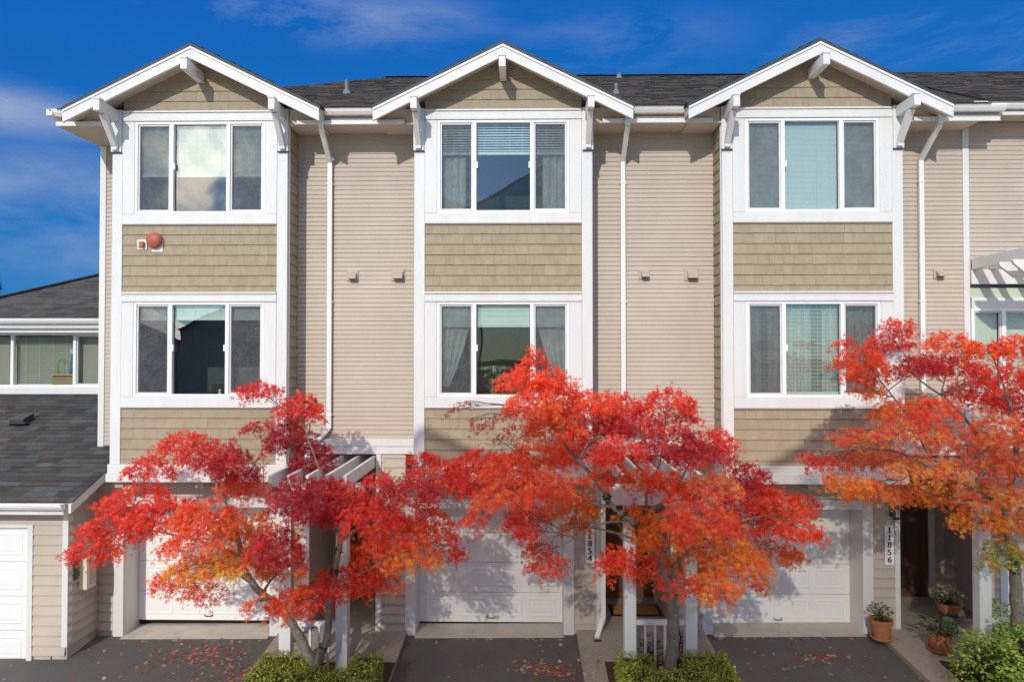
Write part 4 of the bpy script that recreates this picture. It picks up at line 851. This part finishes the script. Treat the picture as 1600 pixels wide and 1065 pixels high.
G1 = [(.28, .32, .04), (.21, .26, .035), (.38, .39, .05), (.14, .19, .028)]; G2 = [(.36, .40, .05), (.26, .31, .04), (.44, .46, .07), (.16, .21, .03)]
zb = gz(-2.9, -2) + .05
clipped('hedge', [(-3.72, -2.02, -2.25, -1.62, zb, .46), (-3.72, -3.0, -1.62, -1.22, zb, .48), (-2.42, -2.02, -1.62, -1.20, zb, .47)], 'low clipped hedge wrapped around the forked crimson maple', 2600, G1, 'clipped hedges at the tree bases', seed=4)
zb = gz(2, -2) + .05
clipped('hedge', [(1.29, 2.83, -2.25, -1.66, zb, .50), (1.29, 1.78, -1.66, -1.22, zb, .50), (2.22, 2.83, -1.66, -1.22, zb, .53)], 'low clipped yellow-green hedge at the foot of the middle maple', 2600, G2, 'clipped hedges at the tree bases', seed=5)
G3 = [(.22, .35, .045), (.36, .46, .065), (.15, .25, .04), (.50, .50, .10), (.27, .40, .06)]
sh = empty('shrub', (6.55, -1.75, .05), 'loose leafy green shrub in the lower right corner under the salmon maple', 'shrub')
for k, (x, y, r, h, n) in enumerate([(-.35, .0, .45, .95, 2200), (.25, .15, .5, 1.05, 2400), (.75, -.1, .55, .95, 2400), (-.15, -.5, .5, .72, 2000), (.55, -.5, .5, .75, 2000), (1.2, .1, .5, .95, 1800)]):
    tuft(sh, (x, y, 0), r, h, n, G3, .05, seed=40 + k, stems=(k < 2))

# ---------------------------------------------------------------- pots and porch things
def pot(x, y, z, r, h, label, cols, leaf=.05, n=160, ph=.25, pr=None, tm=None, bowl=False, seed=7, saucer=True):
    o = empty('potted_plant', (x, y, z), label, 'potted plant', 'terracotta pots by the right-hand door')
    b = .02 if saucer else 0
    if bowl: prof = [(0, b), (r * .55, b), (r * .8, h * .4), (r, h * .9), (r * 1.03, h), (r * .95, h), (r * .9, h * .88), (0, h * .86)]
    else: prof = [(0, b), (r * .68, b), (r * .74, h * .2), (r * .92, h * .78), (r * 1.02, h * .78), (r * 1.05, h), (r * .94, h), (r * .9, h * .9), (0, h * .9)]
    p = MB().lathe(prof, (0, 0, 0), 28).build('pot', 'terracotta', o, smooth=True); p.modifiers.new('edge', 'EDGE_SPLIT').split_angle = R(40)
    if saucer: MB().lathe([(0, 0), (r * .85, 0), (r * .98, .055), (r * .92, .055), (r * .8, .018), (0, .018)], (0, 0, 0), 28).build('saucer', 'terracotta', o, smooth=True)
    MB().lathe([(r * .9, h * .89), (r * .5, h * .93), (0, h * .92)], (0, 0, 0), 16).build('soil', 'soil', o)
    tuft(o, (0, 0, h * .9), pr or r * 1.1, ph, n, cols, leaf, tm, seed)
    return o
GP = [(.16, .22, .05), (.10, .15, .03), (.28, .30, .10), (.07, .11, .025)]
pot(5.74, .17, gz(5.74, .17) + .075, .17, .33, 'terracotta pot with a small leafy plant on the walk under the 11856 sign', GP, .05, 150, .28, seed=8)
pot(6.44, -.22, gz(6.4, -.2) + .075, .18, .30, 'terracotta pot of dark ferns at the walk edge, next to the leafy shrub', [(.05, .08, .02), (.08, .12, .03), (.12, .16, .05)], .14, 110, .22, .26, fern_template(), seed=9)
bz = gz(6.9, .35) + .075
pot(6.92, .35, bz + .33, .20, .18, 'wide terracotta bowl of pale green plants raised on a stand by the siding', GP + [(.35, .36, .2)], .06, 190, .26, .24, bowl=True, seed=10, saucer=False)
ps = empty('plant_stand', (6.92, .35, bz), 'dark plant stand under the wide terracotta bowl', 'plant stand')
MB().lathe([(.13, .30), (.14, .315), (.14, .328), (0, .328)], n=18).build('stand_top', 'metal_dark', ps)
for k in range(3): a = k * 2.09; MB().tube([(.11 * math.cos(a), .11 * math.sin(a), .31), (.15 * math.cos(a), .15 * math.sin(a), 0)], [.012, .012], 8).build('leg', 'metal_dark', ps)
for x, y, r, h, n, lab, s in ((7.35, -.35, .32, .75, 420, 'bushy green plant behind the rail at the right, near the corner board', 61), (7.05, -.75, .3, .55, 420, 'pale yellow-green plant at the foot of the right rail, below the terracotta bowl', 62)):
    q = empty('shrub', (x, y, gz(x, y) + .08), lab, 'plant'); tuft(q, (0, 0, 0), r, h, n, G3 if s == 61 else [(.34, .36, .14), (.2, .26, .06), (.42, .42, .2)], .07, seed=s)
for x, y, r, h, n, lab, s, cc in ((1.85, -.85, .22, .50, 260, 'dark leafy plant behind the balusters of the middle rail', 63, [(.06, .09, .025), (.1, .13, .04)]),
                              (2.28, -.8, .16, .55, 200, 'small red-leaved plant between the middle maple trunk and the right post', 64, [(.42, .04, .05), (.5, .08, .07), (.2, .02, .03)]),
                              (2.02, -1.12, .12, .48, 90, 'small pinkish plant poking up from the yellow-green hedge', 65, [(.5, .2, .14), (.36, .22, .1), (.2, .2, .06)])):
    q = empty('small_plant', (x, y, gz(x, y) + .08), lab, 'plant'); tuft(q, (0, 0, 0), r, h, n, cc, .055, seed=s)
mz = gz(1.9, 1.4) + .079
dm = empty('doormat', (1.98, 1.40, mz), 'orange coir doormat with dark border in front of the brown door by the 11854 sign', 'doormat')
MB().box(-.45, .45, -.27, .27, 0, .012).build('border', 'black', dm); MB().box(-.40, .40, -.22, .22, .0125, .024).build('coir', 'coir', dm, bevel=.006)

# ---------------------------------------------------------------- fallen leaves
rng = np.random.default_rng(77); P = []; A = []; Nn = []; S = []; Cc = []
def drop(x, y, c, lift=0.0):
    onw = any(a < x < b for a, b in ((-4.12, -1.97), (.87, 2.98), (5.80, 8.3)))
    P.append((x, y, gz(x, y) + (.079 if onw else .004) + .008 + lift)); a = rng.normal(0, 1, 3); a[2] *= .15; A.append(a); Nn.append((rng.normal(0, .28), rng.normal(0, .28), 1)); S.append(rng.uniform(.035, .06)); Cc.append(c)
pal_f = [(.70, .05, .03), (.78, .22, .05), (.80, .42, .18), (.78, .52, .34), (.55, .03, .03), (.84, .62, .45), (.7, .3, .22)]
pc = lambda: np.array(pal_f[rng.integers(len(pal_f))]) * rng.normal(1, .1)
for cx, cy, sx, sy, n in ((-5.05, -.15, .35, .22, 170), (-4.9, -.55, .8, .45, 130), (-4.25, -.9, .25, .25, 70), (.33, -.55, .22, .10, 110), (.62, -.75, .2, .12, 60), (.1, -.35, .9, .4, 50), (4.6, -.25, .28, .12, 70), (4.2, -.5, .9, .5, 60), (-6.3, -.8, .5, .5, 12), (-2.9, -.4, .5, .6, 30), (1.5, 0, .4, .6, 12), (-3.9, -1.3, .2, .3, 60)):
    for _ in range(n): drop(rng.normal(cx, sx), min(.45, rng.normal(cy, sy)), pc(), rng.uniform(0, .01))
for x0, x1 in ((-6.7, -4.3), (-1.8, .6), (3.1, 5.5)):
    for _ in range(26): drop(rng.uniform(x0, x1), .40 - abs(rng.normal(0, .05)), pc())
for _ in range(260):
    x = rng.uniform(-8, 8); drop(x, rng.uniform(-3.5, .4), pc())
fl = leaves('fallen_leaves', maple_template(), P, A, Nn, S, Cc, 'leaf'); tag(fl, 'red and pale fallen maple leaves strewn over the driveways and walks', 'fallen leaves', kind='stuff')

# ---------------------------------------------------------------- things on window sills
hp = empty('houseplant', (-.49, .30, 4.05), 'small green houseplant on the sill of the middle lower window', 'houseplant')
MB().lathe([(0, 0), (.06, 0), (.08, .12), (.07, .12), (0, .11)]).build('pot', 'terracotta', hp, smooth=True)
tuft(hp, (0, 0, .12), .2, .36, 70, [(.14, .2, .06), (.3, .36, .2), (.5, .5, .36)], .12, fern_template(), 71)
def figurine(x, y, z, m1, m2, s, label):
    o = empty('figurine', (x, y, z), label, 'figurine')
    MB().lathe([(0, 0), (.05 * s, 0), (.055 * s, .03 * s), (.03 * s, .08 * s), (.02 * s, .10 * s)], n=12).build('body', m1, o, smooth=True)
    MB().lathe([(0, .09 * s), (.03 * s, .10 * s), (.036 * s, .125 * s), (.02 * s, .15 * s), (0, .155 * s)], n=12).build('head', m2, o, smooth=True)
figurine(-5.02, .2, 4.05, 'toy_white', 'toy_white', .7, 'small white figurine on the lower sill of the left townhouse'); figurine(-4.83, .2, 4.05, 'toy_yellow', 'toy_white', .8, 'yellow and white figurine on the lower sill of the left townhouse')
pb = empty('toy_box', (-4.66, .32, 4.05), 'magenta box inside the lower window of the left townhouse', 'box'); MB().box(-.12, .12, -.08, .08, 0, .18).build('box', 'toy_pink', pb, bevel=.01); MB().box(-.125, .125, -.085, .085, .181, .20).build('lid', 'toy_pink', pb, bevel=.006)
cb_ = empty('cardboard_box', (-9.66, 3.36, 4.05), 'cardboard box standing in the window of the low house', 'box')
k = MB().box(-.25, .25, -.08, .08, 0, .26).build('box', 'cardboard', cb_, bevel=.004); MB().box(-.25, .25, -.13, -.082, .24, .262).build('flap', 'cardboard', cb_)
tb = empty('toy', (-9.53, 3.36, 4.315), 'tall blue toy with white spots on the cardboard box in the window', 'toy')
MB().lathe([(0, 0), (.06, 0), (.055, .2), (.03, .34), (.022, .42)], n=14).build('body', 'toy_blue', tb, smooth=True); MB().lathe([(0, .40), (.05, .42), (.06, .47), (.045, .52), (0, .53)], n=14).build('head', 'toy_white', tb, smooth=True)
d = MB()
for kk in range(14): a = -1.57 + random.uniform(-1.2, 1.2); z = .03 + kk * .02; d.lathe([(0, -.008), (.008, 0), (0, .008)], (.057 * math.cos(a), .057 * math.sin(a), z), 8)
d.build('spots', 'toy_white', tb)
tg = empty('toy', (-9.72, 3.36, 4.315), 'curly bright green toy beside the spotted blue one in the window', 'toy')
MB().tube([(-.1, 0, .0), (-.13, 0, .15), (-.11, 0, .27), (-.03, 0, .33), (.04, 0, .28), (.03, 0, .2)], [.03, .032, .032, .034, .04, .02], 10).build('body', 'toy_green', tg, smooth=True)
MB().box(-.18, .06, -.05, .05, 0, .02).build('base', 'toy_green', tg, bevel=.008)

# ---------------------------------------------------------------- far conifer at the left edge, houses across the lane
pt = empty('pine_tree', (-31.6, 30, -1.3), 'dark distant conifer top above the low roof at the left edge', 'tree')
MB().tube([(0, 0, 0), (0, 0, 5), (0, 0, 10.6)], [.3, .2, .03], 10).build('trunk', 'bark', pt)
rng = np.random.default_rng(5); P = []; A = []; Nn = []; S = []; Cc = []
for _ in range(6000):
    z = rng.uniform(3, 10.7); rmax = (10.9 - z) * .30 * (.6 + .4 * math.sin(z * 7)); a = rng.uniform(0, 6.28); r = rmax * rng.random() ** .5
    P.append((r * math.cos(a), r * math.sin(a), z - .2 * r)); A.append((math.cos(a), math.sin(a), rng.normal(-.1, .3))); Nn.append(rng.normal(0, .4, 3) + (0, 0, 1)); S.append(rng.uniform(.15, .35)); Cc.append(np.array((.025, .04, .015)) * rng.uniform(.6, 1.5))
leaves('crown', fern_template(), P, A, Nn, S, Cc, 'hedge_leaf', pt)

def lane_house(name_label, prof, y0, m, wins, glazed=False):
    xs = [p[0] for p in prof]; cx = (min(xs) + max(xs)) / 2; o = empty('lane_house', (cx, y0, -1.1), name_label, 'house')
    pl = [(x - cx, z + 1.1) for x, z in prof]; base = 5.2 if glazed else 0
    if glazed:                                            # masonry below; tinted glass above is added so the shadow lets sun through
        MB().box(pl[0][0], pl[-1][0], -8, 0, 0, base).build('wall', m, o)
        MB().prism([(pl[0][0], base + .01)] + pl + [(pl[-1][0], base + .01)], 'y', -7.9, -.05).build('added_glazing', 'shade_thinning_glass', o)
        fr = MB()
        for y in (-7.95, -.03):
            for (x0, z0), (x1, z1) in zip(pl[:-1], pl[1:]): fr.beam((x0, y, z0), (x1, y, z1), .07, .12)
            for x, z in ((pl[0][0], pl[0][1]), (pl[-1][0], pl[-1][1])): fr.beam((x, y, base), (x, y, z), .09, .09)
        fr.build('added_glazing_frame', 'sash_grey', o)
    else:
        MB().prism([(pl[0][0], 0)] + pl + [(pl[-1][0], 0)], 'y', -8, 0).build('wall', m, o)
        for (x0, z0), (x1, z1) in zip(pl[:-1], pl[1:]):
            if abs(x1 - x0) > .01: MB().prism([(x0, z0), (x1, z1), (x1, z1 + .12), (x0, z0 + .12)], 'y', -8.2, .25).build('roof', 'metal_grey', o)
    for (x, z, w, hh) in wins:
        f = MB(); f.box(x - cx - w / 2 - .1, x - cx + w / 2 + .1, .002, .06, z + 1.0, z + 1.1 + hh + .1); wo = f.build('window', 'white_paint', o)
        MB().box(x - cx - w / 2, x - cx + w / 2, .062, .075, z + 1.1, z + 1.1 + hh).build('pane', 'metal_dark', wo)
YB = -15.9
lane_house('tan gabled house with upper glass added to thin its shadow, across the lane from the left townhouse', [(-6.75, 10.7), (-5.95, 11.95), (-2.25, 10.35)], YB, 'opp_wall_tan', [(-5, 1, 1.6, 1.5), (-3.2, 1, 1.2, 1.5)], True)
lane_house('olive gabled house with upper glass added to thin its shadow, mirrored in the middle upper window', [(-2.2, 10.3), (1.2, 12.3), (7.6, 9.4)], YB, 'opp_wall', [(0, 1, 1.6, 1.5), (3.2, 1, 1.6, 1.5), (5.6, 1, 1.6, 1.5)], True)

far = [(-47, -40, 8, 9.2, (.15, .12, .095), 'dark brown gabled house far across the lane, mirrored in the left windows'), (-33, -42, 6.5, 8.6, (.22, .23, .25), 'grey gabled house far across the lane, between the brown and the green one'), (-20, -41, 6, 9.4, (.32, .38, .40), 'dull green gabled house far across the lane, mirrored in the lower left window')]
for x, y, w_, h_, c, lab in far:
    mat('far_' + lab.split()[1], c, .8, .1)
    lane_house(lab, [(x - w_, h_ - 3), (x, h_), (x + w_, h_ - 3)], y, 'far_' + lab.split()[1], [(x - 2.5, 1, 1.6, 1.5), (x + 2.5, 1, 1.6, 1.5), (x, 4.2, 2, 1.4)])
